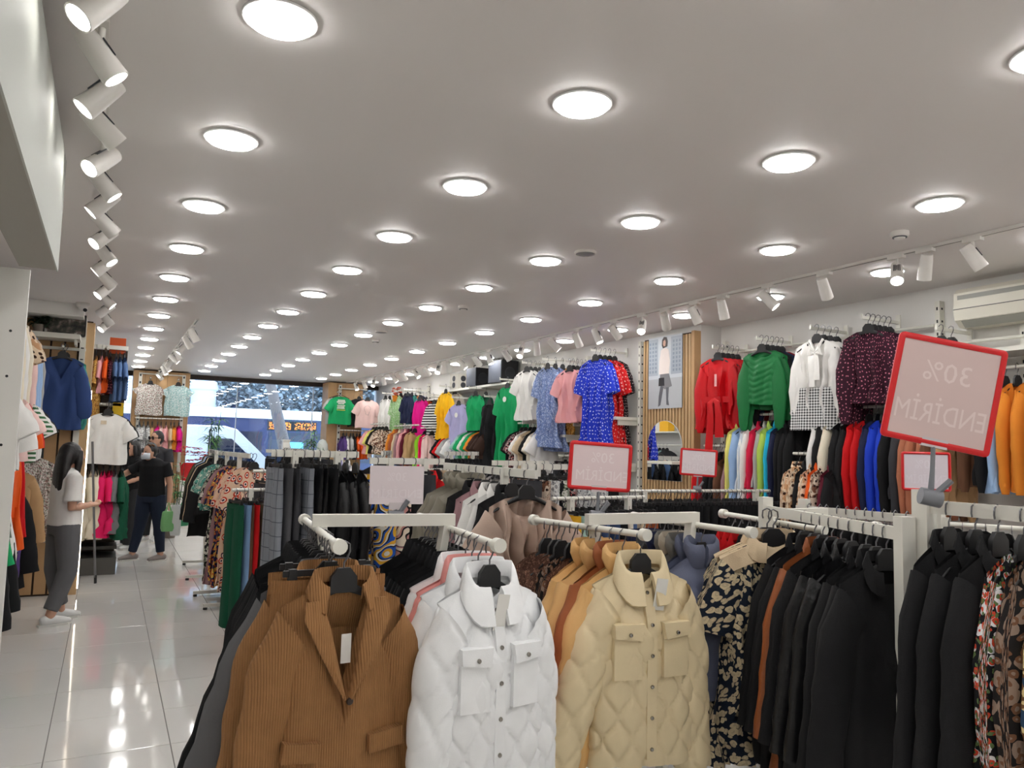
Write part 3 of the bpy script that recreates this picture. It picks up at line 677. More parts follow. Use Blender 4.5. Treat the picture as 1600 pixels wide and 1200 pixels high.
def frame_rack(label, a, b, z, flat=True, low=None, post=.04, ext=.06, over=.16):
    """rectangular rack: two posts, a top bar, optional lower rail and feet"""
    a, b = Vector((*a, 0)), Vector((*b, 0)); t = empty('rail_rack', tuple((a+b)/2), 0, label, 'clothes rack'); o = (a+b)/2
    d = (b-a).normalized(); n = Vector((-d.y, d.x, 0))
    ov = d*min(over, (b-a).length*.3)
    for p in (a-o+ov, b-o-ov):
        MB().bar(p+Vector((0, 0, .05)), p+Vector((0, 0, z+(ext if over < .06 else .008))), post, post, tuple(d)).build('post', RACKW, t, False)
        MB().bar(p-n*.26+Vector((0, 0, .04)), p+n*.26+Vector((0, 0, .04)), .035, .03).build('foot', RACKW, t, False)
        for s in (-1, 1): MB().lathe([(.01, .028), (.02, .02), (.02, 0), (.004, 0)], 8, tuple(p+n*(s*.24))).build('caster', BLACKP, t)
    if flat: MB().bar(a-o+Vector((0, 0, z-.012)), b-o+Vector((0, 0, z-.012)), .018, .045).build('top_bar', RACKW, t, False)
    else: rail_tube(MB(), a-o+Vector((0, 0, z)), b-o+Vector((0, 0, z))).build('top_bar', RACKW, t)
    if low: MB().bar(a-o+Vector((0, 0, low)), b-o+Vector((0, 0, low)), .02, .03).build('lower_bar', RACKW, t, False)
    return t

# ------------------------------------------------------------------ foreground rack A
v_rack('white double rail rack holding the corduroy blazers', (.66, 2.38), (.75, 3.25), (1.16, 2.26), (1.25, 3.2), 1.30, .56)
FRONT = (0, -1)
rail_row(['black:coat']*8, (.755, 3.22), (.71, 2.82), 1.285, 'left rail behind the corduroy blazers', FRONT, 3, squash=.7)
garment('coat', FB['black'], (.712, 2.755, 1.285), -.05, 'black long coat just behind the grey wool coat', 'front rack coats', seed=5, squash=.8, wk=1.08, sl=G(L=.60, r0=.105, r1=.075, ang=20, d0=.05, d1=.045))
garment('coat', FB['wool grey'], (.704, 2.69, 1.285), -.06, 'grey wool coat behind the corduroy blazers', 'front rack coats', seed=2, squash=.85, wk=1.08, sl=G(L=.60, r0=.105, r1=.075, ang=18, d0=.05, d1=.045))
# ------------------------------------------------------------------ corduroy suits
CORD = FB['corduroy']; CORD2 = mat('lining', srgb(150, 108, 66), .5)
def blazer(loc, rz, label, detail=True):
    t = empty('corduroy_blazer', loc, rz, label, 'jacket', 'corduroy blazers')
    sw, dr = .195, .075; B1 = .075
    a_ = ((0, .195), (.1, .205), (.45, .185), (1, .225))
    link('body', cloth_body(sw=sw, L=.80, a=a_, drop=dr, b1=B1, nw=.085, nd=.335, vneck=True, k=2, amp=.008, seed=1, nu=72, nv=40, nb=.03), t, CORD)
    for s in (-1, 1):
        link('sleeve', sleeve(s, sw=sw, drop=dr, L=.60, r0=.098, r1=.066, ang=9 if s < 0 else 6, d0=.056, d1=.046, n=24, nr=22, wr=.008, seed=2, inset=.043), t, CORD)
        # lapel: folded strip along the V edge, with a notch under the collar
        zt = ztop_fn(sw, dr)
        V = [(.085, 0.0), (.075, .05), (.055, .125), (.030, .235), (.004, .335)]
        outer = [(.100, -.004), (.128, .045), (.138, .095), (.088, .20), (.012, .338)]
        rings = []
        for (xi, di), (xo, do) in zip(V, outer):
            zi, zo = TOPZ-.01-di, TOPZ-.016-do
            yb = -.020-.055*smooth01(di*5); yo = -.022-.062*smooth01(do*5+.1)
            rings.append([(s*xi, yb-.004, zi), (s*(xi+xo)/2, (yb+yo)/2-.022, (zi+zo)/2), (s*xo, yo-.012, zo), (s*xo, yo-.006, zo), (s*(xi+xo)/2, (yb+yo)/2-.012, (zi+zo)/2), (s*xi, yb+.004, zi)])
        MB().loft(rings[1:]).build('lapel', CORD, t, True, 50)
        # flap pocket
        fx = [(s*.075, -.56), (s*.185, -.545), (s*.192, -.60), (s*.078, -.615)]
        MB().loft([[(x, -B1-.012, z) for x, z in fx], [(x*1.0, -B1+.02, z) for x, z in fx]]).build('pocket_flap', CORD, t, True, 30)
    rings = []
    for j in range(21):                              # turned down collar round the back of the neck
        th = PI/2+(-1+2*j/20)*PI*.80; x = .088*math.cos(th); y = .036*math.sin(th)-.004; f_ = smooth01((-math.sin(th)+.1)/1.0)
        zb = TOPZ+.006-.055*f_
        rings.append([(x*.96, y*.9, zb-.02), (x*1.0, y, zb+.026), (x*1.1, y*1.12, zb+.022), (x*1.38, y*1.5-.014*f_, zb-.040-.01*f_), (x*1.36, y*1.45-.008*f_, zb-.046-.01*f_), (x*1.06, y*1.02, zb+.010)])
    MB().loft(rings).build('collar', CORD, t, True, 50)
    xf(MB().lathe([(.001, .004), (.009, .004), (.011, .001), (.011, -.003), (.001, -.003)], 16).build('button', mat('button_brown', srgb(50, 34, 26), .35), t), (.008, -B1-.013, TOPZ-.36), (PI/2, 0, 0))
    xf(MB().box(-.021, .021, -.001, .001, -.006, .006).build('neck_label', BLACKP, t, False), (0, .012, TOPZ-.045))
    tg = MB().box(-.016, .016, -.0006, .0006, -.09, 0).build('price_tag', mat('tag_white', srgb(230, 228, 222), .5), t, False); tg.location = (.008, -.03, TOPZ-.17)
    add_hanger(t, 'suit', .172)
    return t
blazer((.69, 2.42, 1.285), .04, 'brown corduroy blazer at the front of the left rack')
blazer((.683, 2.58, 1.285), -.12, 'brown corduroy blazer hung second behind the front one')
skirt(CORD, (.672, 2.51, 1.285), .05, 'brown corduroy skirt clipped behind the front blazer', 'corduroy skirts', L=.5, wd=.185)
skirt(CORD, (.69, 2.64, 1.285), -.06, 'brown corduroy skirt clipped behind the second blazer', 'corduroy skirts', L=.5, wd=.185, seed=2)

# ------------------------------------------------------------------ quilted jackets
METALB = mat('snap_metal', (.35, .33, .30), .25, 1)
def quilted(loc, rz, label, m, hi=True, slang=(6, 4), group='quilted jackets', tagz=None):
    t = empty('quilted_jacket', loc, rz, label, 'jacket', group)
    sw, dr, B1 = .20, .080, .085
    nu, nv, sn, sr = (132, 110, 80, 44) if hi else (60, 40, 30, 20)
    a_ = ((0, .20), (.1, .208), (.5, .205), (1, .215))
    link('body', cloth_body(sw=sw, L=.82, a=a_, drop=dr, b1=B1, nw=.082, nd=.085, vneck=True, k=2, amp=.006, seed=2, nu=nu, nv=nv, puff='quilt'), t, m)
    for s, an in ((-1, slang[0]), (1, slang[1])):
        sl = link('sleeve', sleeve(s, sw=sw, drop=dr, L=.62, r0=.105, r1=.072, ang=an, d0=.06, d1=.05, n=sn, nr=sr, puff='quilt', seed=1, wr=.004, inset=.056), t, m)
    rings = []
    for j in range(25):
        th = PI/2+(-1+2*j/24)*PI*.93; x = .088*math.cos(th); y = .040*math.sin(th)-.004; f_ = smooth01((-math.sin(th)+.15)/1.0)
        zb = TOPZ+.004-.075*f_; wv = 1+.03*math.sin(j*1.7)
        rings.append([(x*.94, y*.9, zb-.018), (x*1.0, y, zb+.030), (x*1.08, y*1.08, zb+.036), (x*1.20, y*1.25-.008*f_, zb+.020), (x*1.42*wv, y*1.5-.035*f_, zb-.052-.028*f_), (x*1.38*wv, y*1.45-.024*f_, zb-.058-.028*f_), (x*1.1, y*1.05-.006*f_, zb+.008)])
    MB().loft(rings).build('collar', m, t, True, 60)
    # front placket with snaps
    rings = []
    for i in range(25):
        z = TOPZ-.095-(.80-.19)*i/24; yy = -(.012+(B1-.012)*smooth01((-z-.09)/.8*3.2))-.010
        rings.append([(-.022, yy+.012, z), (-.020, yy-.003, z), (.020, yy-.003, z), (.022, yy+.012, z)])
    pk = MB().loft(rings).build('placket', m, t, True, 40)
    sm = MB().lathe([(.001, .005), (.006, .0045), (.0075, .002), (.0075, -.003), (.001, -.003)], 12).mesh()
    for k in range(6):
        z = TOPZ-.11-k*.112; yy = -(.012+(B1-.012)*smooth01((-z-.09)/.8*3.2))-.014
        xf(link('snap', sm, pk, METALB), (0, yy, z), (PI/2, 0, 0))
    for s in (-1, 1):
        y0_ = -B1-.016
        pc = MB().loft([[(s*.045, y0_+.03, -.315), (s*.158, y0_+.04, -.315), (s*.158, y0_+.04, -.505), (s*.045, y0_+.03, -.505)], [(s*.047, y0_-.002, -.317), (s*.156, y0_+.008, -.317), (s*.156, y0_+.008, -.503), (s*.047, y0_-.002, -.503)]]).build('chest_pocket', m, t, True, 30)
        tl = (-.03 if s > 0 else .02)
        fp = MB().loft([[(s*.040, y0_+.02, -.300), (s*.162, y0_+.03, -.300), (s*.162, y0_+.03, -.352), (s*.050, y0_+.02, -.365)], [(s*.041, y0_-.012, -.302), (s*.160, y0_-.002, -.302), (s*.158, y0_-.006, -.350), (s*.052, y0_-.014, -.362)]]).build('pocket_flap', m, pc, True, 30)
        xf(link('snap', sm, pc, METALB), (s*.10, y0_-.013, -.338), (PI/2, 0, 0))
    if tagz is not None:
        tg = MB().box(-.024, .024, -.0008, .0008, -.12, 0).build('price_tag', mat('tag_white', srgb(230, 228, 222), .5), t, False); xf(tg, (tagz, -.085, TOPZ-.055), (.1, .12, 0))
    add_hanger(t, 'suit', .172)
    return t
quilted((1.165, 2.33, 1.285), .06, 'white quilted jacket at the front of the rack', FB['quilt white'], True, (5, 1), tagz=.012).scale = (.93, 1, 1)
quilted((1.17, 2.43, 1.285), -.08, 'white quilted jacket second, mostly hidden behind the front one', FB['quilt white'], False, (7, 4))
quilted((1.178, 2.50, 1.285), -.02, 'pink quilted jacket between white quilted jackets', FB['quilt pink'], False)
quilted((1.185, 2.57, 1.285), -.10, 'white quilted jacket behind the pink one', FB['quilt white'], False, (8, 4))
rail_row(['black:blazer']*9, (1.25, 3.16), (1.2, 2.64), 1.285, 'right rail behind the white quilted jackets', FRONT, 8, squash=.7)

# ------------------------------------------------------------------ rack B
v_rack('white double rail rack holding the beige quilted jacket', (1.86, 2.38), (1.73, 3.02), (2.37, 2.33), (2.32, 3.05), 1.30, .45)
rail_row(['lace brown:blouse']*3+['floral brown:blouse', 'lace brown:blouse', 'camel puffer:puffer', 'camel puffer:puffer', 'rust puffer:puffer', 'camel puffer:puffer'], (1.745, 2.97), (1.835, 2.47), 1.285, 'rack behind the beige quilted jacket', FRONT, 5, squash=.75)
quilted((1.855, 2.40, 1.285), -.14, 'beige quilted jacket with white tag at its collar', FB['quilt beige'], True, (19, 3), tagz=.05)
rail_row(['navy:hoodie', 'navy:hoodie', 'dark grey:hoodie', 'navy:hoodie', 'stone grey:puffer', 'pale stone:puffer', 'stone grey:puffer', 'steel blue:puffer', 'steel blue:puffer'], (2.32, 3.02), (2.36, 2.60), 1.285, 'rail right of the beige quilted jacket', FRONT, 6, squash=.6)
# ------------------------------------------------------------------ rail C and the racks behind it
v_rack('white double rail rack behind the black coats', (2.78, 2.32), (2.95, 3.10), (3.20, 2.36), (3.36, 3.1), 1.30, .5)
rail_row(['red:blazer', 'red:blazer', 'red:blazer']+['black:blazer']*6, (2.95, 3.06), (2.82, 2.50), 1.285, 'rail behind the black coats', FRONT, 9, squash=.6)
frame_rack('white flat bar rack holding the black coats', (2.45, 1.70), (2.80, 2.66), 1.37, True, None, .05, .05, 0)
CR = -.16
for k, (fb, lab) in enumerate((('floral navy cream', 'navy floral dress with beige collar, farther of two'), ('floral navy cream', 'navy floral dress with beige collar, nearer of two'))):
    o = garment('dress', FB[fb], (2.64-.02*k, 2.50-.055*k, 1.355), -.32, lab, 'navy floral dresses', seed=k, squash=.85, wk=1.25)
    link('collar', collar_mesh(kind='shirt', h=.05), o, FB['beige'])
    yk = MB(); rings = []
    for q in np.linspace(-1, 1, 13):
        x = .205*q; z = ztop_fn(.195, .085)(x)+.004
        if abs(q) < .35: z -= .05*(1-abs(q)/.35)
        rings.append([(x, -.030-.02*(1-abs(q)), z-.085), (x, -.016, z-.01), (x, 0, z), (x, .016, z-.01), (x, .030+.02*(1-abs(q)), z-.085)])
    vs_ = [p for r_ in rings for p in r_]; yk.add(vs_, [(i*5+j, i*5+j+1, i*5+j+6, i*5+j+5) for i in range(12) for j in range(4)]); yk.build('yoke', FB['beige'], o)
rail_row(['black:coat', 'black:coat', 'caramel leather:coat', 'black:coat', 'black leather:coat', 'black leather:coat', 'black:coat', 'black:coat', 'black:coat'], (2.703, 2.37), (2.468, 1.75), 1.355, 'flat bar rack at lower right', FRONT, 12, squash=.8, rz=CR)
frame_rack('white trouser hanger rack left of the low black rack', (3.75, 2.36), (3.62, 3.2), 1.32, True, .8, .05, .05, .05)
rail_row(['black:trousers']*13, (3.63, 3.14), (3.74, 2.44), 1.32, 'trouser hanger rack at lower right', FRONT, 13)
# ------------------------------------------------------------------ rack D at the right edge
frame_rack('white rack with sign clamp at the right edge', (2.50, 1.66), (2.50, .70), 1.47, True, None, .055, .045, 0)
rail_row(['black:blazer', 'black:blazer', 'black:blazer', 'floral dark:blouse', 'floral brown:blouse', 'floral blue cream:blouse', 'tan leaf:blouse', 'leaf mono:blouse'], (2.50, 1.60), (2.50, 1.02), 1.455, 'rack at the right edge', FRONT, 14, squash=.8, Lk=1.15)
# ------------------------------------------------------------------ middle racks
frame_rack('white rack carrying the taupe satin blouse', (1.99, 3.46), (2.10, 4.95), 1.50, True, over=.42)
rail_row(['olive grey:puffer', 'olive grey:puffer', 'olive grey:puffer', 'black:shirt', 'mauve:shirt', 'white:shirt', 'white:shirt', 'black:shirt'], (2.09, 4.75), (2.01, 3.72), 1.485, 'rack with the taupe satin blouse', FRONT, 15, squash=.8)
ob = garment('top', FB['taupe'], (2.0, 3.58, 1.485), -.12, 'taupe satin blouse with loose sleeves on black hanger', None, seed=3, L=.66, k=9, amp=.030, nu=90, nv=30, nd=.13, nw=.11, sl=G(L=.34, r0=.12, r1=.13, ang=22, n=8), wk=1.08)
# grey checked trousers row and swirl print row
frame_rack('white rack with grey checked trousers', (.98, 5.30), (1.60, 5.36), 1.56, True, None, .04, .05)
rail_row(['check grey:trousers', 'dark grey:trousers', 'charcoal:trousers', 'check grey:trousers', 'black leather:trousers', 'black leather:trousers', 'black:trousers', 'black leather:blouse', 'black leather:blouse', 'black leather:blouse'], (.98, 5.30), (1.60, 5.36), 1.55, 'checked trousers rack', (-1, 0), 16, squash=.95, L=1.02)
frame_rack('white rack with swirl print trousers behind the white sign', (1.66, 5.28), (2.26, 5.34), 1.52, True, None, .04, .05)
rail_row(['swirl blue:trousers', 'swirl pink:trousers', 'black:trousers', 'charcoal:trousers', 'red:shirt', 'beige:blazer'], (1.66, 5.28), (2.24, 5.338), 1.51, 'swirl print trousers rack', (-1, 0), 17, squash=1., L=1.05, twist=.7)
# coloured trousers at the aisle
frame_rack('low white rack of coloured trousers at the aisle', (.88, 6.317), (1.36, 6.394), 1.24, False)
rail_row(['dark green:trousers', 'light denim:trousers', 'brown:trousers', 'red:trousers', 'olive:trousers', 'white:trousers', 'ivory:trousers', 'mustard:trousers'], (.90, 6.32), (1.24, 6.375), 1.23, 'coloured trousers rack by the aisle', FRONT, 18, L=.98)
rail_row(['charcoal:trousers']*6, (1.15, 6.85), (1.75, 6.95), 1.36, 'rack behind the coloured trousers', FRONT, 19)
frame_rack('white rack of dark trousers behind the coloured ones', (1.12, 6.85), (1.8, 6.95), 1.37, False)
# floral dresses along the aisle
frame_rack('white rack of flower dresses along the aisle', (1.18, 7.45), (1.12, 9.15), 1.50, True, over=.5)
rail_row(['floral teal:top', 'floral teal:top', 'floral teal:top', 'floral mono:maxi', 'mauve:maxi', 'floral navy:maxi', 'floral navy:maxi', 'floral red cream:maxi', 'floral red cream:maxi', 'floral red cream:maxi'], (1.10, 9.0), (1.28, 7.65), 1.485, 'aisle rack of flower dresses', FRONT, 20, squash=1.)
frame_rack('white rack of dark tops near the window plants', (1.14, 9.5), (1.22, 11.0), 1.50, True)
rail_row(['black:blazer', 'olive:blazer', 'light grey:shirt', 'sky blue:shirt', 'black:coat', 'black:blazer', 'beige:blazer', 'black:blazer'], (1.215, 10.9), (1.145, 9.6), 1.485, 'dark tops rack near the window', FRONT, 21, squash=.95)
# further racks in the middle of the shop
def mid_rack(lab, a, b, z, items, where, face, seed, **kw):
    frame_rack(lab, a, b, z, kw.pop('flat', True)); rail_row(items, a, b, z-.012, where, face, seed, **kw)
mid_rack('white rack of black clothes beyond the checked trousers', (1.75, 7.6), (1.85, 9.2), 1.55, ['black:blazer']*7+['dark denim:shirt']*2, 'rack beyond the checked trousers', FRONT, 22)
mid_rack('white rack of clip hangers near the window', (1.85, 10.4), (2.75, 10.6), 1.52, ['black:trousers', 'denim:trousers', 'black:trousers', 'dark denim:trousers', 'black:trousers', 'charcoal:trousers'], 'clip rack near the window', FRONT, 23)
mid_rack('white rack of pale tops far back', (2.6, 11.6), (3.4, 11.8), 1.45, ['light grey:shirt', 'white:shirt', 'sky blue:shirt', 'black:shirt', 'lilac:shirt', 'white:shirt'], 'pale tops rack far back', FRONT, 24)
mid_rack('white rack of black shirts behind the white sign', (2.45, 6.3), (2.95, 6.75), 1.41, ['black:shirt']*6+['tan:trousers', 'terracotta:trousers', 'tan:trousers'], 'black shirts rack in the middle', FRONT, 25)
mid_rack('white rack of black shirts before the right wall', (3.35, 7.9), (4.05, 8.5), 1.56, ['black:shirt']*9, 'black shirts rack near the right wall', FRONT, 26)
mid_rack('white rack of printed tops in the middle', (2.45, 7.4), (2.85, 8.3), 1.55, ['black:top', 'floral green:top', 'floral black:top', 'denim:top', 'black:top', 'navy:top', 'black:top'], 'printed tops rack in the middle', FRONT, 27)
mid_rack('white rack of mixed blouses near the right wall', (3.05, 6.1), (3.75, 6.3), 1.50, ['light grey:blouse', 'pale pink:blouse', 'rust:blouse', 'red:blouse', 'charcoal:blouse', 'beige:blouse'], 'mixed blouses rack near the right wall', FRONT, 28)
mid_rack('white rack of printed trousers behind the satin blouse', (2.72, 4.95), (3.5, 5.15), 1.50, ['charcoal:trousers', 'leopard dark:trousers', 'white print:trousers', 'floral mono:trousers', 'floral black:trousers', 'white print:trousers', 'white print:trousers', 'white:trousers', 'white print:trousers'], 'printed trousers rack behind the satin blouse', FRONT, 29, L=.5)
mid_rack('low white rack of jeans behind the red framed sign', (2.75, 4.55), (3.6, 4.62), 1.28, ['light grey:trousers', 'mustard:trousers', 'mint:trousers', 'olive:trousers', 'denim:trousers', 'dark denim:trousers', 'denim:trousers', 'dark denim:trousers', 'black:trousers', 'ivory:trousers', 'denim:trousers', 'beige:trousers', 'rust:trousers', 'rust:trousers'], 'jeans rack behind the red framed sign', FRONT, 30, L=.9, flat=False)
mid_rack('long white rack of black trousers before the mirror', (3.62, 4.86), (5.12, 4.82), 1.31, ['black:trousers']*30, 'long black trousers rack before the mirror', (-1, 0), 31, flat=False, L=.95)
mid_rack('low white rack of black tops at lower right', (3.85, 3.55), (4.5, 2.4), 1.25, ['black:blazer', 'black:blazer', 'red:blazer', 'black:blazer', 'black:blazer', 'red:blazer', 'black:blazer', 'white:blazer', 'black:blazer', 'red:blazer', 'black:blazer'], 'low rack before the right wall', FRONT, 32, flat=False)

# ================================================================== right wall
slotm = MB().box(-.022, .022, -.018, .018, 0, 1).mesh(False)
def upright(x, y, z0, z1, lab):
    t = empty('slotted_upright', (x, y, z0), 0, lab, 'wall upright', 'slotted wall uprights')
    MB().box(-.03, 0.03, -.02, .02, 0, z1-z0).build('post', RACKW, t, False)
    hm_ = MB().box(-.0315, -.0295, -.006, .006, -.012, .012).box(-.010, .010, -.0215, -.0195, -.008, .008).mesh(False)
    k = 0; z = z1-z0-.06
    while z > max(.0, 1.2-z0): link('slot_hole', hm_, t, BLACKP).location = (0, 0, z); z -= .10
for k, (y, z1, lab) in enumerate(((5.92, 2.80, 'slotted upright beside the red satin blouses'), (3.60, 2.85, 'slotted upright right of the plum dotted blouse'), (2.98, 2.58, 'slotted upright under the air conditioner'), (4.75, 2.2, 'slotted upright between the shirts'))): upright(5.665, y, .1, z1, lab)
for k, y in enumerate((6.99, 8.1, 9.2, 10.3, 11.4, 12.5, 13.6)): upright(5.385, y, .1, 2.89 if k == 0 else 2.83, 'slotted upright on the far right wall, %s from the mirror' % ords[k])
def wall_rail(p, q, lab, r=.013):
    tag(rail_tube(MB(), p, q, r).build('wall_rail', RACKW, None), lab, 'wall rail')
def arm(x0, x1, y, z, lab):
    t = empty('face_out_rail', (x1, y, z), 0, lab, 'wall rail', 'face-out arms on the walls')
    MB().box(x0-x1, 0, -.008, .008, -.026, -.002).build('bar', RACKW, t, False); MB().box(-.006, .006, -.02, .02, -.06, .05).build('bracket', RACKW, t, False); MB().box(x0-x1-.008, x0-x1, -.008, .008, -.026, .012).build('stop', RACKW, t, False)
wall_rail((5.63, 5.95, 2.66), (5.63, 3.62, 2.66), 'long wall rail above the satin blouses')
wall_rail((5.63, 3.58, 2.50), (5.63, 2.3, 2.50), 'wall rail under the air conditioner')
FX = (-1, -.25)
def arm_row(items, y, z, lab, where, seed, xs=(5.24, 5.56), **kw):
    arm(xs[0]-.03, 5.65 if y < 6.03 else 5.40, y, z, lab)
    return rail_row(items, (xs[1], y), (xs[0], y), z, where, FX, seed, squash=kw.pop('squash', .5), jit=.004, **kw)
TW = .30                                              # the front garments turn a little to the room
def turn(objs, a=TW):
    for o in objs: o.rotation_euler.z += a
rs = arm_row(['satin red:blouse']*5, 5.62, 2.68, 'display arm holding red satin blouses', 'first wall arm by the poster', 41, Lk=1.28); turn(rs)
ge = arm_row(['dark red:blouse', 'navy:blouse', 'black:blouse', 'emerald:blouse', 'emerald:blouse'], 5.05, 2.70, 'display arm holding green ruched blouses', 'second wall arm', 42); turn(ge)
gs = arm_row(['gingham:blouse', 'white:blouse', 'white:blouse', 'white:blouse'], 4.44, 2.72, 'display arm holding white bow blouses', 'third wall arm', 43, Lk=1.2)
turn(gs)
turn(arm_row(['polka plum:blouse']*5, 3.94, 2.74, 'display arm holding plum dotted blouses', 'fourth wall arm', 44, Lk=1.02))
# the front white blouse: gingham skirt panel and a tied bow
fw = gs[-1]
gp = link('gingham_hem', MB().loft([[((.212+.03*v)*math.copysign(abs(math.cos(2*PI*j/48))**.85, math.cos(2*PI*j/48)), .075*math.sin(2*PI*j/48)-.03*v+.016*v*math.sin(7*2*PI*j/48), -.52-.36*v) for j in range(48)] for v in (0, .25, .5, .75, 1)], cap=False).mesh(True, 70), fw, FB['gingham'])
bow = MB()
for s, l in ((-1, .30), (1, .24)): bow.tube([(s*.005, -.05, TOPZ-.13), (s*.02, -.085, TOPZ-.2), (s*.022, -.10, TOPZ-.13-l)], [(.012, .006), (.022, .006), (.028, .004)], 8)
for s in (-1, 1): bow.tube([(0, -.06, TOPZ-.125), (s*.04, -.085, TOPZ-.10), (s*.055, -.08, TOPZ-.15), (s*.01, -.075, TOPZ-.14)], [(.01, .006), (.018, .008), (.018, .008), (.01, .006)], 8)
bow.tube([(-.06, -.02, TOPZ-.02), (-.03, -.045, TOPZ-.08), (0, -.06, TOPZ-.13), (.03, -.045, TOPZ-.08), (.06, -.02, TOPZ-.02)], .012, 8)
link('bow', bow.mesh(), fw, FB['white'])
# tied sash, cuffs and tag on the front red blouse
rb = rs[-1]; sa = MB()
sa.loft([[(.20*math.cos(2*PI*j/28), .085*math.sin(2*PI*j/28), z) for j in range(28)] for z in (-.50, -.53, -.56)], cap=False)
sa.tube([(-.02, -.09, -.53), (.03, -.13, -.56), (.045, -.13, -.68), (.05, -.11, -.90)], [(.02, .01), (.03, .012), (.035, .008), (.05, .006)], 8)
sa.tube([(-.02, -.09, -.53), (-.05, -.13, -.57), (-.04, -.13, -.72), (-.07, -.11, -1.10)], [(.02, .01), (.03, .012), (.035, .008), (.045, .006)], 8)
link('sash', sa.mesh(), rb, FB['satin red'])
TAG = mat('tag_white', srgb(230, 228, 222), .5)
MB().box(-.012, .012, -.085, -.083, -.40, -.28).build('price_tag', mat('tag_pink', srgb(226, 170, 170), .5), rb, False)
# ruched front of the green blouse
for ch in ge[-1].children:
    if ch.name.startswith('body'):
        mt_ = ch.material_slots[0].material; ch.data = cloth_body(L=.62, b1=.06, nd=.09, nw=.12, k=4, amp=.012, seed=2, nu=64, nv=60, gather=.022, a=((0, .195), (.2, .19), (.6, .16), (1, .17)))
        if len(ch.data.materials) == 0: ch.data.materials.append(None)
        ch.material_slots[0].link = 'OBJECT'; ch.material_slots[0].material = mt_
# middle tier: shirts on the wall rail
wall_rail((5.40, 5.62, 2.0), (5.40, 4.62, 2.0), 'wall rail of rainbow shirts')
rail_row(['lemon:shirt', 'sky blue:shirt', 'stripe white:shirt', 'white:shirt', 'crimson:shirt', 'light grey:shirt', 'lime:shirt', 'turquoise:shirt', 'navy:shirt', 'black:shirt', 'black:shirt', 'black:shirt'], (5.40, 5.44), (5.40, 4.66), 2.0, 'rainbow shirt rail', FRONT, 45, squash=.7)
wall_rail((5.40, 4.52, 2.03), (5.40, 3.3, 2.03), 'wall rail of plain blouses left of the big sign')
rail_row(['white:blouse', 'black:blouse', 'cream:blouse', 'black:blouse', 'black:blouse', 'red:blouse', 'red:blouse', 'navy:blouse', 'blue:blouse', 'blue:blouse', 'black:blouse', 'charcoal:blouse', 'terracotta:blouse', 'terracotta:blouse', 'terracotta:blouse', 'brown:blouse', 'tan:blouse'], (5.40, 4.48), (5.40, 3.32), 2.03, 'plain blouse rail left of the big sign', FRONT, 46, squash=.75, Lk=1.1)
wall_rail((5.24, 4.66, 1.64), (5.24, 4.12, 1.64), 'wall rail of leopard print tops')
rail_row(['leopard:shirt', 'leopard:shirt', 'black:shirt', 'leopard:shirt', 'orange:shirt', 'leopard dark:shirt', 'maroon:shirt', 'black:shirt'], (5.24, 4.62), (5.24, 4.16), 1.64, 'leopard print rail', FRONT, 47, squash=.7)
wall_rail((5.40, 5.95, 1.70), (5.40, 5.36, 1.70), 'wall rail below the red satin blouses')
rail_row(['red:shirt', 'dark red:shirt', 'black:shirt', 'black:shirt', 'brown:shirt', 'mauve:shirt'], (5.40, 5.90), (5.40, 5.45), 1.70, 'rail below the red satin blouses', FRONT, 48, squash=.7)
wall_rail((5.40, 3.22, 2.26), (5.40, 1.9, 2.26), 'wall rail right of the big sign')
rail_row(['brown:blouse', 'black:blouse', 'sky blue:blouse', 'amber:blouse', 'amber:blouse', 'dusty pink:blouse', 'dusty pink:blouse', 'dusty pink:blouse'], (5.40, 3.20), (5.40, 2.50), 2.26, 'rail right of the big sign', FRONT, 49, squash=.75, Lk=1.25)
sh = MB().box(5.30, 5.66, 2.0, 3.5, 2.36, 2.39).build('wall_shelf', RACKW, None, False); tag(sh, 'white wall shelf right of the big sign', 'shelf')
arm(5.25, 5.65, 3.36, 2.58, 'bare display arm above the big red sign')
for k in range(2):
    h_ = empty('empty_hanger', (5.30+.12*k, 3.36, 2.575), -PI/2, 'empty black hanger above the big sign, %s one' % ('front' if k == 0 else 'back'), 'hanger', 'empty hangers'); add_hanger(h_, 'suit')

# poster, wood slats and mirror between the bays
pn = struct('trim_4', MB().box(5.385, 5.42, 6.05, 6.93, .05, 2.90), wood_d)
slm = MB().box(-.03, 0, 0, .029, .05, 2.88).mesh(False)
for k in range(17):
    o = link('slat', slm, pn, wood_l); o.location = (5.386, 6.065+k*.0512, 0)
MB().box(5.33, 5.42, 6.03, 6.075, .05, 2.90).build('frame_board', wood_m, pn, False)
pt = empty('fashion_poster', (5.352, 6.52, 2.50), -PI/2, 'tall poster of a woman in white sweater on wood slats', 'poster')
def pbox(x0, x1, z0, z1, col, d=.001, nm='printed_shape'):
    MB().box(x0, x1, -.006-d, 0, z0, z1).build(nm, mat('ink_%d_%d_%d' % tuple(int(255*c) for c in col), col, .45), pt, False)
def ppoly(pts, col, d, nm):
    MB().loft([[(x, -.006-d, z) for x, z in pts], [(x, -.005, z) for x, z in pts]]).build(nm, mat('ink_%d_%d_%d' % tuple(int(255*c) for c in col), col, .45), pt, False)
pbox(-.285, .285, -.40, .40, S(206, 212, 218), 0, 'sheet')
pbox(-.285, .285, -.40, -.07, S(186, 190, 194), .0004, 'printed_ground')
for x0, x1, c in ((-.285, -.12, S(172, 182, 192)), (.10, .285, S(168, 178, 190))): pbox(x0, x1, -.03, .38, c, .0004, 'printed_building')
for k in range(8):
    for x0 in (-.27, -.22, -.17, .13, .18, .23): pbox(x0, x0+.028, .0+k*.045, .028+k*.045, S(140, 152, 168), .0008, 'printed_window')
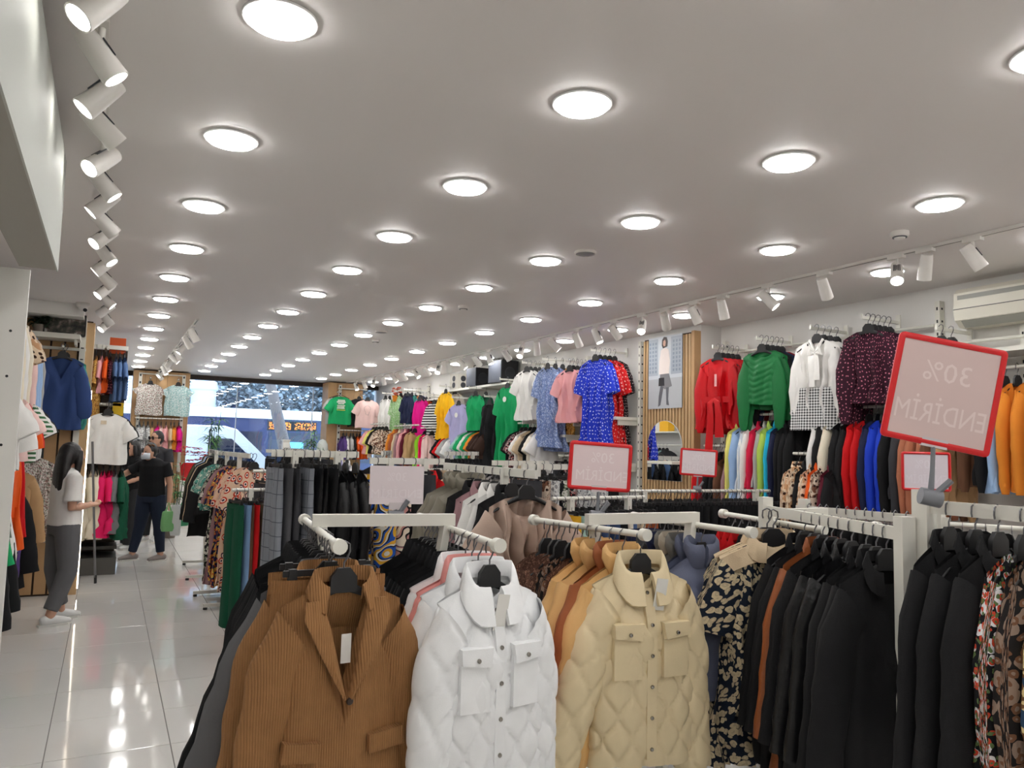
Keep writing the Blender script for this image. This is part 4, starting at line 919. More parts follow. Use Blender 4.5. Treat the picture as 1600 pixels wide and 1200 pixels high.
ppoly([(-.10, -.02), (.07, -.02), (.085, .12), (.06, .245), (.025, .265), (-.025, .265), (-.07, .245), (-.095, .12)], S(240, 228, 222), .0012, 'printed_sweater')
ppoly([(-.05, .36), (-.02, .392), (.025, .385), (.045, .34), (.04, .28), (-.035, .265), (-.055, .30)], S(58, 44, 40), .0014, 'printed_hair')
ppoly([(-.03, .345), (.0, .36), (.012, .33), (.005, .29), (-.02, .285), (-.035, .31)], S(214, 170, 148), .0018, 'printed_face')
ppoly([(-.08, -.02), (.07, -.02), (.12, -.16), (.0, -.19), (-.09, -.14)], S(128, 128, 132), .0012, 'printed_skirt')
ppoly([(-.07, -.14), (-.02, -.16), (-.07, -.36), (-.11, -.38), (-.10, -.26)], S(96, 98, 104), .0013, 'printed_leg')
ppoly([(.02, -.17), (.07, -.17), (.06, -.30), (.075, -.37), (.03, -.36)], S(100, 102, 108), .0013, 'printed_leg')
ppoly([(-.10, -.06), (-.01, -.06), (-.005, -.15), (-.105, -.15)], S(24, 24, 28), .002, 'printed_handbag')
mr_ = empty('arched_mirror', (5.352, 6.52, 1.42), -PI/2, 'arched wall mirror below the poster reflecting clothes', 'mirror')
arc = [(-.285, 0), (.285, 0), (.285, .36)]+[(.285*math.cos(a_), .36+.285*math.sin(a_)) for a_ in np.linspace(.15, PI-.15, 15)]+[(-.285, .36)]
arc = [(x, z-.10) for x, z in arc]
MB().loft([[(x, -.010, z) for x, z in arc], [(x, -.002, z) for x, z in arc]]).build('glass', mat('mirror', (.86, .88, .88), .01, 1), mr_, False)
MB().loft([[(x*1.02, -.006, (z-.15)*1.01+.15) for x, z in arc], [(x*1.02, 0, (z-.15)*1.01+.15) for x, z in arc]]).build('edge', alu, mr_, False)

# air conditioner
ac = empty('air_conditioner', (5.70, 2.93, 2.60), 0, 'white wall air conditioner at the upper right', 'air conditioner')
prof = [(0, 0), (-.14, .0), (-.20, .05), (-.215, .12), (-.205, .25), (-.17, .285), (0, .285)]
MB().loft([[(x, y, z) for x, z in prof] for y in (-.45, .45)]).build('housing', mat('ac_white', srgb(224, 220, 206), .4), ac, True, 30)
MB().loft([[(x, y, z) for x, z in ((-.150, -.001), (-.196, .045), (-.203, .041), (-.156, -.006))] for y in (-.40, .40)]).build('louver', mat('ac_grey', srgb(150, 150, 142), .4), ac, False)
MB().box(-.2185, -.214, -.45, .45, .128, .132).build('seam', DGREY, ac, False)
MB().box(-.212, -.206, -.42, .42, .20, .232).build('intake', mat('ac_grey', srgb(150, 150, 142), .4), ac, False)

# ------------------------------------------------------------------ far right wall bays
far = [
 (7.30, 2.80, ['polka black:maxi', 'polka red:maxi', 'polka red:maxi', 'polka blue:maxi', 'polka blue:maxi'], 1.0),
 (7.85, 2.72, ['dark green:top', 'white:top', 'pink:top', 'pink:top', 'pink:top', 'pink:top'], 1.25),
 (8.42, 2.80, ['floral gold:dress', 'floral blue:dress', 'floral blue:dress'], 1.1),
 (8.95, 2.80, ['cream:top', 'cream:top', 'white:top', 'white:top', 'white:top'], 1.35),
 (9.60, 2.62, ['green:gown', 'green:maxi'], 1.0),
 (10.10, 2.40, ['crimson:top', 'crimson:top', 'black:gown'], .95),
 (10.65, 2.56, ['dark green:tank', 'green:tank'], 1.05),
 (11.30, 2.44, ['lilac:tee', 'lilac:tee'], 1.5),
 (11.85, 2.66, ['white:dress', 'yellow:dress'], .85),
 (12.35, 2.50, ['stripe mono:maxi', 'stripe mono:maxi'], 1.15),
 (12.95, 2.58, ['brown:tank', 'orange:tank', 'orange:tank', 'magenta:tank', 'magenta:tank'], 1.3),
 (13.6, 2.70, ['navy:top', 'floral navy:top', 'teal:top', 'navy:top'], 1.1),
 (14.2, 2.72, ['floral black:top', 'floral mono:top', 'floral black:top', 'floral green:dress'], 1.0),
 (14.9, 2.70, ['black:top', 'light grey:top', 'white:tank', 'white:tank'], 1.2),
]
for k, (y, z, items, lk) in enumerate(far):
    fo_ = arm_row(items, y, z, 'display arm high on the far wall, %s from the poster' % ords[k], 'far wall arm %s from the poster' % ords[k], 60+k, (4.92, 5.26), Lk=lk); turn(fo_, .25)
    if k in (4, 7): xf(MB().lathe([(.04, 0), (.04, .002), (.001, .002)], 16).build('hang_tag', TAG, fo_[-1]), (.0, -.09, -.30), (PI/2, 0, 0))
def low_row(items, y0, y1, z, where, seed, x=5.10, **kw):
    wall_rail((x, y0+.1, z), (x, y1-.1, z), 'wall rail carrying '+where)
    rail_row(items, (x, y0), (x, y1), z, where, FRONT, seed, squash=.75, **kw)
low_row(['black:tee', 'floral black:tee', 'white:tee', 'beige:tee', 'black:tee', 'ivory:tee', 'white:tee'], 9.35, 8.55, 1.98, 'short sleeved tops below the white blouses', 81, Lk=1.1)
low_row(['mint:tee', 'green:tee', 'white:tee', 'green:tee', 'amber:tee', 'dark brown:tee', 'dark brown:tee', 'dark brown:tee'], 11.1, 10.1, 1.98, 'green and brown T-shirts by the long green dress', 82, Lk=1.2)
low_row(['black:tee', 'red:tee', 'light grey:tee', 'white:tee'], 12.0, 11.4, 1.90, 'plain T-shirts below the yellow dress', 83, Lk=1.0)
low_row(['neon green:gown', 'hot pink:gown', 'pale pink:gown'], 12.7, 12.2, 1.95, 'bright slips far back', 84, x=4.95)
low_row(['amber:shirt', 'rust:shirt', 'beige:shirt', 'mauve:shirt', 'pink:shirt', 'maroon:shirt', 'tan:tank'], 14.0, 12.9, 2.0, 'warm toned shirts far back', 85, x=4.9)
low_row(['pink:top', 'lemon:top', 'black:top', 'leopard dark:top', 'leopard dark:top'], 15.2, 14.2, 2.05, 'printed tops at the window end', 86, x=4.8)
low_row(['charcoal:trousers', 'black:trousers', 'floral black:trousers', 'brown:trousers', 'white:trousers', 'white:trousers', 'charcoal:trousers', 'black:trousers'], 8.2, 7.2, 1.55, 'hanging trousers below the pink tops', 87, L=.8)
for k, (y0, y1, z) in enumerate(((7.05, 8.05, 1.98), (8.15, 8.6, 1.78), (7.05, 7.5, 1.45), (9.7, 12.35, 2.56), (12.4, 14.2, 2.45))):
    sh = empty('wall_shelf', (5.41, y0, z), 0, 'white wall shelf on the far right wall, %s from the mirror' % ords[k], 'shelf')
    MB().box(-.32, 0, 0, y1-y0, 0, .035).build('board', RACKW, sh, False); MB().box(-.28, 0, .02, .04, -.06, 0).box(-.28, 0, y1-y0-.04, y1-y0-.02, -.06, 0).build('bracket', RACKW, sh, False)
sh = MB().box(5.10, 5.34, 6.1, 6.5, 1.50, 1.53).build('wall_shelf', RACKW, None, False); tag(sh, 'small white shelf below the arched mirror', 'shelf')
def speaker(x, y, lab, w_=.30, h=.34, d=.36):
    t = empty('speaker_cabinet', (x, y, 2.595), .12, lab, 'speaker')
    MB().box(-w_/2, w_/2, -d/2, d/2, 0, h).build('cabinet', mat('cab_black', srgb(34, 34, 38), .5), t, False)
    MB().box(-w_/2-.006, -w_/2, -d/2+.01, d/2-.01, .01, h-.01).build('grille', mat('cab_grille', srgb(84, 88, 98), .6), t, False)
    xf(MB().lathe([(.07, 0), (.09, .004), (.09, .0), (.001, .0)], 20).build('woofer', DGREY, t), (0, -d/2-.001, h*.45), (PI/2, 0, 0))
    MB().tube([(.02, .0, h), (-.03, -.03, h+.05), (-.07, .02, h+.04), (-.05, .05, h)], .008, 6).build('cable', BLACKP, t)
speaker(5.20, 10.12, 'black speaker cabinet on shelf, nearer one'); speaker(5.20, 11.0, 'black speaker cabinet on shelf, farther one', .26, .3, .3)
bx = empty('patterned_box', (5.2, 11.75, 2.595), .1, 'white box with dark flower pattern on shelf', 'box'); MB().box(-.1, .1, -.14, .14, 0, .26).build('carton', mat('carton', srgb(214, 210, 200), .6), bx, False)
for k in range(4): xf(MB().lathe([(.05, 0), (.05, .003), (.03, .004), (.02, .003), (.001, .003)], 10).build('printed_flower', DGREY, bx), (-.101 if k > 1 else 0, 0 if k > 1 else -.1405, .07+.11*(k % 2)), (0, -PI/2, 0) if k > 1 else (PI/2, 0, 0))
fb_ = empty('flower_pot', (4.95, 14.25, 2.485), 0, 'small pot of orange flowers on the far shelf', 'flower pot')
MB().lathe([(.05, 0), (.07, .12), (.06, .12), (.001, .11)], 14).build('pot', FB['amber'], fb_)
r_ = random.Random(5); fm = MB()
for k in range(26):
    a_, b_ = r_.uniform(0, 6.28), r_.uniform(0, .11); c = (b_*math.cos(a_), b_*math.sin(a_), .17+r_.uniform(-.03, .12)); fm.lathe([(.001, -.02), (.025, -.005), (.02, .012), (.001, .016)], 7, c)
fm.build('blooms', mat('bloom_mix', srgb(206, 96, 70), .7, var=.5, bscale=18), fb_)
# ================================================================== left wall
FRONT = (0, -1)
wall_rail((-.76, 4.3, 2.60), (-.76, 8.3, 2.60), 'upper wall rail on the left')
wall_rail((-.76, 4.3, 2.04), (-.76, 8.3, 2.04), 'middle wall rail on the left')
wall_rail((-.80, 4.3, 1.34), (-.80, 8.3, 1.34), 'lower wall rail on the left')
rail_row(['light grey:shirt', 'sky blue:shirt', 'sky blue:shirt', 'pale pink:shirt', 'leopard:top', 'cream:shirt', 'white:shirt', 'cream:shirt'], (-.76, 7.9), (-.76, 5.9), 2.60, 'upper left rail', FRONT, 91, squash=1.1, Lk=.92)
rail_row(['black:tee', 'white:tee', 'white:tee', 'stripe green:tee', 'red:maxi', 'orange:maxi', 'pale pink:tee', 'white:maxi', 'white:tee', 'white:tee'], (-.74, 7.9), (-.72, 5.2), 2.04, 'middle left rail', FRONT, 92, squash=1.15, Lk=.92)
rail_row(['tan:shirt', 'black:coat', 'purple:shirt', 'floral mono:shirt', 'cream:shirt', 'green:shirt', 'floral black gold:shirt', 'black:coat', 'green:maxi', 'black:coat'], (-.80, 7.9), (-.78, 5.2), 1.34, 'lower left rail', FRONT, 93, squash=1.1)
# blue tunic on the slatted return wall
arm_b = empty('face_out_rail', (-.47, 9.18, 2.56), 0, 'display arm carrying the navy blue tunic', 'wall rail'); MB().box(-.008, .008, -.26, 0, -.026, -.002).build('bar', RACKW, arm_b, False); MB().box(-.55, .2, -.03, -.01, -.03, .0).build('cross_rail', RACKW, arm_b, False)
tu = garment('blouse', FB['slate blue'], (-.47, 8.98, 2.56), .10, 'navy blue tunic with deep V neck on wood slats', None, seed=2, L=.86, nd=.26, vneck=True, nw=.10, k=3, amp=.010, wk=1.0, sl=G(L=.50, r0=.10, r1=.075, ang=10, bell=.01))
garment('blouse', FB['teal'], (-.45, 9.10, 2.56), .0, 'teal blouse hidden behind the navy tunic', None, seed=1, L=.8)
garment('dress', FB['floral pale'], (-.66, 9.02, 1.52), .05, 'pale floral dress below the navy tunic', None, seed=1, L=.95)
garment('blazer', FB['tan'], (-.82, 8.85, 1.40), .05, 'tan jacket at the end of the left wall', None, seed=1)
upright_l = empty('slotted_upright', (-.245, 9.16, 1.3), 0, 'white slotted upright beside the framed picture', 'wall upright', 'slotted wall uprights')
MB().box(-.085, -.03, -.03, 0, 0, 1.58).build('post', RACKW, upright_l, False)
hm2 = MB().box(-.072, -.044, -.0315, -.0295, -.006, .006).mesh(False)
for k in range(9): link('slot_hole', hm2, upright_l, BLACKP).location = (0, 0, 1.5-.12*k)
ls = empty('wall_shelf', (-.62, 9.0, 2.62), 0, 'white shelf holding the framed picture', 'shelf'); MB().box(-.45, .30, -.15, .18, 0, .05).build('board', RACKW, ls, False); MB().box(-.4, -.38, -.1, .18, -.05, 0).box(.25, .27, -.1, .18, -.05, 0).build('bracket', RACKW, ls, False)
pc = empty('framed_picture', (-.47, 9.02, 2.672), 0, 'dark framed landscape picture on the left shelf', 'picture')
MB().box(-.19, .19, -.012, .012, 0, .012).box(-.19, .19, -.012, .012, .208, .22).box(-.19, -.178, -.012, .012, .012, .208).box(.178, .19, -.012, .012, .012, .208).build('frame', BLACKP, pc, False)
pm_, pnt, pb_ = new_mat('painting'); ph_ = NT(pnt); tcx = ph_.n('ShaderNodeTexCoord'); nzx = ph_.n('ShaderNodeTexNoise'); nzx.inputs['Scale'].default_value = 16; nzx.inputs['Detail'].default_value = 6; ph_.l(tcx.outputs['Object'], nzx.inputs['Vector'])
crp = ph_.n('ShaderNodeValToRGB'); ph_.l(nzx.outputs['Fac'], crp.inputs[0]); el = crp.color_ramp.elements; el[0].position = .36; el[0].color = (*S(34, 34, 40), 1); el[1].position = .72; el[1].color = (*S(196, 200, 190), 1)
e2 = el.new(.52); e2.color = (*S(74, 76, 66), 1); e3 = el.new(.6); e3.color = (*S(128, 108, 104), 1); ph_.l(crp.outputs[0], pb_.inputs['Base Color']); pb_.inputs['Roughness'].default_value = .3
MB().box(-.178, .178, -.004, .004, .012, .208).build('canvas', pm_, pc, False)
leafm = mat('leaf_green', srgb(92, 138, 78), .5, var=.3, bscale=12); leafd = mat('leaf_dark', srgb(34, 58, 36), .5, var=.3, bscale=12)
def leaf(mb, base, d, L, w_, droop=.4, n=4):
    d = Vector(d).normalized(); side = d.cross(Vector((0, 0, 1)))
    if side.length < 1e-3: side = Vector((1, 0, 0))
    side.normalize(); pts = []
    for i in range(n+1):
        t = i/n; c = Vector(base)+d*(L*t)+Vector((0, 0, -droop*L*t*t)); ww = w_*math.sin(PI*min(1, .08+t*.92))
        pts += [c-side*ww, c+Vector((0, 0, -.15*ww)), c+side*ww]
    mb.add(pts, [f for i in range(n) for f in ((3*i, 3*i+1, 3*i+4, 3*i+3), (3*i+1, 3*i+2, 3*i+5, 3*i+4))])
def plant(name, loc, lab, stems, h, nl, L, w_, m, seed, pot=None, sm=None):
    r = random.Random(seed); t = empty(name, loc, 0, lab, 'plant')
    if pot: MB().lathe([(pot*.75, 0), (pot, pot*1.7), (pot*.9, pot*1.7), (.001, pot*1.5)], 16).build('pot', mat('pot_'+name, srgb(120, 110, 100), .6), t)
    z0 = pot*1.6 if pot else 0; lm = MB()
    for s in range(stems):
        a_ = r.uniform(0, 6.28); q = r.uniform(0, .10); tx, ty = r.uniform(-.10, .10), r.uniform(-.10, .10); hh = h*r.uniform(.75, 1)
        b_ = Vector((q*math.cos(a_), q*math.sin(a_), z0-.02)); tp = b_+Vector((tx, ty, hh))
        MB().tube([b_, (b_+tp)/2+Vector((.01, .01, 0)), tp], [.008, .007, .004], 6).build('stem', sm or leafd, t)
        for k in range(nl):
            f = r.uniform(.35, 1); p = b_+(tp-b_)*f; a2 = r.uniform(0, 6.28)
            for q2 in range(4): leaf(lm, p, (math.cos(a2+q2*.5), math.sin(a2+q2*.5), r.uniform(.0, .6)), L*r.uniform(.7, 1.1), w_, r.uniform(.2, .7))
    o = lm.build('leaves', m, t); o['kind'] = 'stuff'
    return t
plant('potted_plant', (-.70, 8.98, 2.67), 'dark leafy plant beside the framed picture', 4, .12, 3, .16, .02, leafd, 3, .05)
# ------------------------------------------------------------------ display stand past the LED corner
ds = empty('display_stand', (-.05, 10.95, 0), 0, 'dark display stand with plinth under the cream dresses', 'display stand')
dkm = mat('stand_grey', srgb(92, 90, 86), .6)
MB().box(-.26, .22, -.60, .05, 0, .20).build('plinth', dkm, ds, False); MB().box(-.26, .22, -.45, -.05, .28, .32).box(-.26, .22, -.45, -.05, .40, .44).build('step', dkm, ds, False)
MB().box(-.26, .20, 0, .04, .2, 2.75).build('back_panel', mat('stand_back', srgb(70, 58, 48), .7), ds, False)
MB().box(-.28, .16, -.45, .0, 2.02, 2.05).build('shelf', RACKW, ds, False)
MB().box(-.27, .20, -.40, -.36, 2.72, 2.77).tube([(-.27, -.55, 1.36), (.22, -.55, 1.36)], .012, 10).tube([(-.05, -.75, 2.03), (-.05, 0, 2.03)], .01, 8).build('rails', RACKW, ds, False)
MB().box(-.06, -.04, -.4, 0, 2.72, 2.74).box(-.26, -.24, -.55, 0, 1.34, 1.36).box(.18, .2, -.55, 0, 1.34, 1.36).build('bracket', RACKW, ds, False)
rail_row(['floral black:top', 'floral gold:dress', 'pink:top', 'orange:top', 'polka plum:top', 'denim:tee', 'denim:tee', 'denim:tee'], (-.28, 10.56), (.14, 10.58), 2.745, 'rail high on the display stand', (-1, 0), 94, squash=.7, Lk=1.0)
tag(MB().box(-.06, .12, 10.66, 10.69, 2.68, 2.88).build('orange_bag', mat('orange_bag', srgb(222, 92, 34), .6), None, False), 'flat orange bag hung on top of the display stand', 'bag')
tag(MB().box(.02, .14, 10.50, 10.53, 1.90, 2.06).build('yellow_bag', mat('yellow_bag', srgb(244, 200, 30), .6), None, False), 'small yellow bag under the denim tops', 'bag')
wt = garment('tee', FB['white'], (-.03, 10.30, 2.03), .12, 'white T-shirt with small print facing the aisle', None, seed=1, L=.72)
xf(MB().box(-.03, .03, -.002, 0, -.045, .0).build('print', mat('print_beige', srgb(214, 196, 170), .6), wt, False), (-.04, -.056, -.20))
for k in range(3): garment('tee', FB['black'], (-.01, 10.40+.09*k, 2.03), -.10, 'black T-shirt behind the white one, %s from it' % ords[k], 'black T-shirts on the display stand', seed=k, L=.72)
rail_row(['cream:dress', 'cream:dress', 'cream:dress', 'cream:dress', 'hot pink:dress', 'hot pink:dress', 'grey:dress', 'dark green:dress'], (-.33, 10.38), (.20, 10.42), 1.355, 'display stand rail at the aisle', (-1, 0), 95, squash=1.1, Lk=.85)
hp = MB().tube([(-.03, 9.75, .01), (-.155, 9.55, 1.58)], .012, 8).build('hook_pole', mat('pole_grey', srgb(120, 120, 124), .4, .5), None); tag(hp, 'grey garment hook pole leaning beside the standing woman', 'pole')
MB().tube([(-.03, 9.75, .008), (-.035, 9.742, .10)], .015, 8).build('rubber_tip', BLACKP, hp)

wall_rail((.0, 12.1, 1.78), (.0, 14.5, 1.78), 'wall rail on the left wall beyond the display stand')
rail_row(['pale pink:tee', 'mint:tee', 'white:tee', 'pink:tee', 'dark green:tee', 'cream:tee', 'lilac:tee', 'pale pink:tee', 'white:tee', 'black:tee', 'mint:tee', 'charcoal:tee'], (-.02, 14.4), (-.02, 12.9), 1.78, 'left wall rail beyond the stand', FRONT, 98, squash=.9)
sh = MB().box(-.32, -.02, 12.2, 14.6, 2.05, 2.08).build('wall_shelf', RACKW, None, False); tag(sh, 'white shelf on the left wall beyond the display stand', 'shelf')
tag(MB().box(-.25, -.08, 13.0, 13.3, 2.08, 2.36).build('storage_box', mat('yellow_box', srgb(240, 180, 30), .6), None, False), 'yellow box on the shelf far down the left wall', 'box')
# ------------------------------------------------------------------ front pillars' clothes
def front_arm(x, z, lab):
    a_ = empty('face_out_rail', (x, 16.2, z), 0, lab, 'wall rail', 'arms on the front pillars'); MB().box(-.008, .008, -.25, 0, -.02, 0).build('bar', RACKW, a_, False)
front_arm(.64, 2.80, 'arm with pale floral blouse on the front pillar'); front_arm(1.13, 2.80, 'arm with mint blouse on the front pillar')
for x, lab in ((.47, 'slotted upright on the front pillar, left one'), (1.24, 'slotted upright on the front pillar, right one'), (4.36, 'slotted upright on the pillar with the green T-shirt')):
    u = empty('slotted_upright', (x, 16.19, 1.0), 0, lab, 'wall upright', 'slotted wall uprights'); MB().box(-.03, .03, -.03, 0, 0, 1.9).build('post', RACKW, u, False)
    hmx = MB().box(-.014, .014, -.0315, -.0295, -.02, .02).mesh(False)
    for k in range(11): link('slot_hole', hmx, u, BLACKP).location = (0, 0, 1.85-.14*k)
wall_rail((.44, 16.13, 2.88), (1.27, 16.13, 2.88), 'rail on top of the first front pillar'); wall_rail((4.3, 16.13, 2.82), (4.95, 16.13, 2.82), 'rail on the pillar behind the green T-shirt')
garment('cap', FB['floral pale'], (.64, 15.98, 2.80), .0, 'pale floral blouse with frilled sleeves on the front pillar', None, seed=1, L=.72)
garment('cap', FB['floral mint'], (1.13, 15.98, 2.80), .0, 'mint dotted blouse on the front pillar', None, seed=2, L=.72)
wall_rail((.42, 15.95, 2.02), (1.25, 15.95, 2.02), 'lower rail on the first front pillar')
rail_row(['white print:top', 'white print:top', 'white print:top', 'tan:top', 'magenta:top', 'pale pink:top', 'pink:top', 'beige:top', 'amber:top', 'magenta:top'], (.46, 15.95), (1.22, 15.95), 2.02, 'lower rail of the front pillar', (-1, 0), 96, squash=1.)
gt_ = garment('tee', FB['green'], (4.30, 15.88, 2.74), .0, 'green T-shirt with white lettering by the window', None, 'thin', seed=1, L=.70)
garment('tee', FB['light grey'], (4.27, 16.02, 2.74), .08, 'grey T-shirt behind the green one by the window', None, 'thin', seed=2, L=.70)
prn = empty('x'); bpy.data.objects.remove(prn)
pr = MB()
for k, (w_, z, h) in enumerate(((.15, -.21, .028), (.19, -.245, .03), (.14, -.275, .02), (.17, -.315, .018), (.16, -.345, .018), (.18, -.372, .018))):
    x = -w_/2
    rr = random.Random(k)
    while x < w_/2-.01:
        d_ = rr.uniform(.012, .03); pr.box(x, min(x+d_-.004, w_/2), -.062, -.0575, z, z+h); x += d_
pr.build('print', mat('print_white', srgb(232, 234, 226), .6), gt_, False)
MB().box(-.09, .09, -.062, -.0575, -.405, -.393).build('print_line', mat('print_yellow', srgb(226, 206, 80), .6), gt_, False)
ct = garment('tee', FB['pale pink'], (4.86, 15.80, 2.70), -.2, 'pale pink T-shirt with a thin line drawing by the window', None, seed=1, L=.72)
dr = MB(); dr.tube([(.06*math.cos(a_)*(1+.25*math.sin(3*a_)), -.060, -.34+.10*math.sin(a_)) for a_ in np.linspace(0, 6.0, 24)]+[(.02, -.06, -.46)], .0018, 5); dr.build('print', DGREY, ct)
garment('tee', FB['black'], (4.72, 15.95, 2.72), .15, 'black T-shirt behind the pale pink one', None, seed=1, L=.72)
front_arm(4.30, 2.75, 'arm with green T-shirt by the window'); front_arm(4.84, 2.72, 'arm with pale pink T-shirt by the window')
wall_rail((4.32, 15.95, 2.06), (5.0, 15.95, 2.06), 'lower rail on the pillar with the green T-shirt')
wall_rail((4.32, 15.95, 1.92), (5.0, 15.95, 1.92), 'second lower rail under the green T-shirt')
rail_row(['purple:top', 'white:top', 'light grey:top', 'black:top', 'orange:top', 'orange:top', 'orange:top', 'cream:top'], (4.38, 15.95), (4.96, 15.95), 1.92, 'lower rail under the green T-shirt', (-1, 0), 97, squash=1.)

# ================================================================== price signs
def sign(name, c, w_, h, rz, roll, lab, red=True, sheet=(226, 206, 208), ink=(236, 222, 223), stem=None, ts=1., off=0.):
    t = empty(name, c, rz, lab, 'sign'); t.rotation_euler = (0, roll, rz)
    sm_ = mat('sheet_%d%d%d' % sheet, srgb(*sheet), .35); im = mat('ink_%d%d%d' % ink, srgb(*ink), .4)
    MB().box(-w_/2, w_/2, -.003, .003, -h/2, h/2).build('sheet', sm_, t, False)
    if red:
        f = .016*w_/.30+.003; o_, i_ = [], []
        for qx, qz in ((1, 1), (-1, 1), (-1, -1), (1, -1)):
            for k in range(4):
                a0 = {(1, 1): 0, (-1, 1): PI/2, (-1, -1): PI, (1, -1): 1.5*PI}[(qx, qz)]+k*PI/6
                r_ = .014; o_.append((qx*(w_/2+f-r_)+r_*math.cos(a0), qz*(h/2+f-r_)+r_*math.sin(a0))); i_.append((qx*(w_/2-.003)+.003*math.cos(a0), qz*(h/2-.003)+.003*math.sin(a0)))
        mb = MB(); rg_ = []
        for (ox, oz), (ix, iz) in zip(o_, i_): rg_.append([(ox, -.004, oz), ((ox+ix)/2, -.009, (oz+iz)/2), (ix, -.005, iz), (ix, .005, iz), ((ox+ix)/2, .009, (oz+iz)/2), (ox, .004, oz)])
        mb.loft(rg_, close=True).build('frame', RED, t, True, 60)
    for s_, z, sz in (('30%', h*.20, h*.36*ts), ('ENDİRİM', -h*.24, h*.36*ts)):
        me = text_mesh(s_, sz); o = link('lettering', me, t, im)
        xmin = min(v.co.x for v in me.vertices); xmax = max(v.co.x for v in me.vertices)
        k = min(1., (w_*.93)/(xmax-xmin)); o.scale = (-k, 1, 1); o.rotation_euler = (PI/2, 0, 0); o.location = (off*w_, -.0036, z)
    if stem:
        top = Vector((0, 0, -h/2)); end = Vector(stem)
        MB().box(-.04*w_/.3, .04*w_/.3, -.006, .006, -h/2-.022, -h/2+.006).build('holder', mat('clear_plastic', srgb(206, 196, 198), .2), t, False)
        gm_ = mat('clamp_grey', srgb(120, 122, 128), .4)
        MB().tube([top+Vector((0, 0, -.02)), (top+end)/2, end], [.007, .007, .010], 10).build('stem', gm_, t)
        cl = MB().tube([end+Vector((-.03, 0, 0)), end+Vector((.03, 0, 0))], .026, 14).build('clamp', gm_, t)
        MB().tube([end+Vector((.01, 0, .01)), end+Vector((.045, -.012, .065))], .010, 8).build('lever', gm_, cl)
    return t
LOOK = lambda x, y: math.atan2(x, -y)*0-math.atan2(x, y)
sign('price_sign', (1.02, 2.88, 1.465), .215, .150, -.15, .0, 'plain white sale sign above the left rack bar', False, (222, 210, 214), (229, 219, 223), (0.0, .0, -.125), .9)
sign('price_sign', (1.88, 2.72, 1.553), .245, .175, -.36, .05, 'red framed sale sign above the beige jacket rack', True, stem=(0, 0, -.215), off=.04)
sign('price_sign', (4.33, 4.84, 1.545), .27, .19, -.55, .05, 'red framed sale sign on the black trousers rack', True, (230, 218, 222), (238, 229, 232), (0, 0, -.22))
sign('price_sign', (2.285, 1.445, 1.825), .285, .30, -.62, .20, 'big tilted red framed sale sign at the right', True, (208, 184, 180), (222, 204, 200), (.02, 0, -.325), .82)
sign('price_sign', (3.53, 2.33, 1.56), .19, .165, -.85, .0, 'small red framed sale sign behind the big one', True, (224, 214, 222), (230, 222, 230), (0, 0, -.2))

# ================================================================== people
def bake(mb, voxel=.008, it=6, fac=.5):
    me = mb.mesh(False); o = bpy.data.objects.new('b', me); COL.objects.link(o)
    m = o.modifiers.new('r', 'REMESH'); m.mode = 'VOXEL'; m.voxel_size = voxel
    s = o.modifiers.new('s', 'SMOOTH'); s.factor = fac; s.iterations = it
    dg = bpy.context.evaluated_depsgraph_get(); out = bpy.data.meshes.new_from_object(o.evaluated_get(dg))
    bpy.data.objects.remove(o)
    out.polygons.foreach_set('use_smooth', [True]*len(out.polygons))
    return out
def ell(mb, c, r, n=14, m=10):
    c = Vector(c); rings = []
    for i in range(m+1):
        ph = PI*i/m; q = max(.02, math.sin(ph))
        rings.append([(c.x+r[0]*q*math.cos(2*PI*j/n), c.y+r[1]*q*math.sin(2*PI*j/n), c.z-r[2]*math.cos(ph)) for j in range(n)])
    mb.loft(rings)
def hand(mb, wrist, d, nrm, side, curl=.5):
    d = Vector(d).normalized(); nrm = Vector(nrm).normalized(); x = d.cross(nrm).normalized()*side
    w_ = Vector(wrist); mb.tube([w_-d*.02, w_+d*.03, w_+d*.075, w_+d*.09], [(.022, .018), (.032, .016), (.036, .014), (.034, .012)], 10, upv=tuple(nrm))
    for k, (o_, l) in enumerate(((-.027, .060), (-.009, .070), (.009, .066), (.026, .052))):
        p = w_+d*.085+x*o_; q = p+d*l*.45+nrm*(-curl*l*.25); e = q+d*l*.35+nrm*(-curl*l*.65)
        mb.tube([p-d*.01, p+d*l*.2, q, e], [.0085, .0085, .008, .0065], 6, upv=tuple(nrm))
    p = w_+d*.03-x*.028; mb.tube([p, p+d*.03-x*.022, p+d*.058-x*.024-nrm*curl*.02], [.011, .0095, .0075], 6, upv=tuple(nrm))
skin_m = mat('skin', srgb(206, 158, 132), .5, var=.05, bscale=20); hair_m = mat('hair_black', srgb(26, 22, 22), .42, bump=.3, bscale=90)
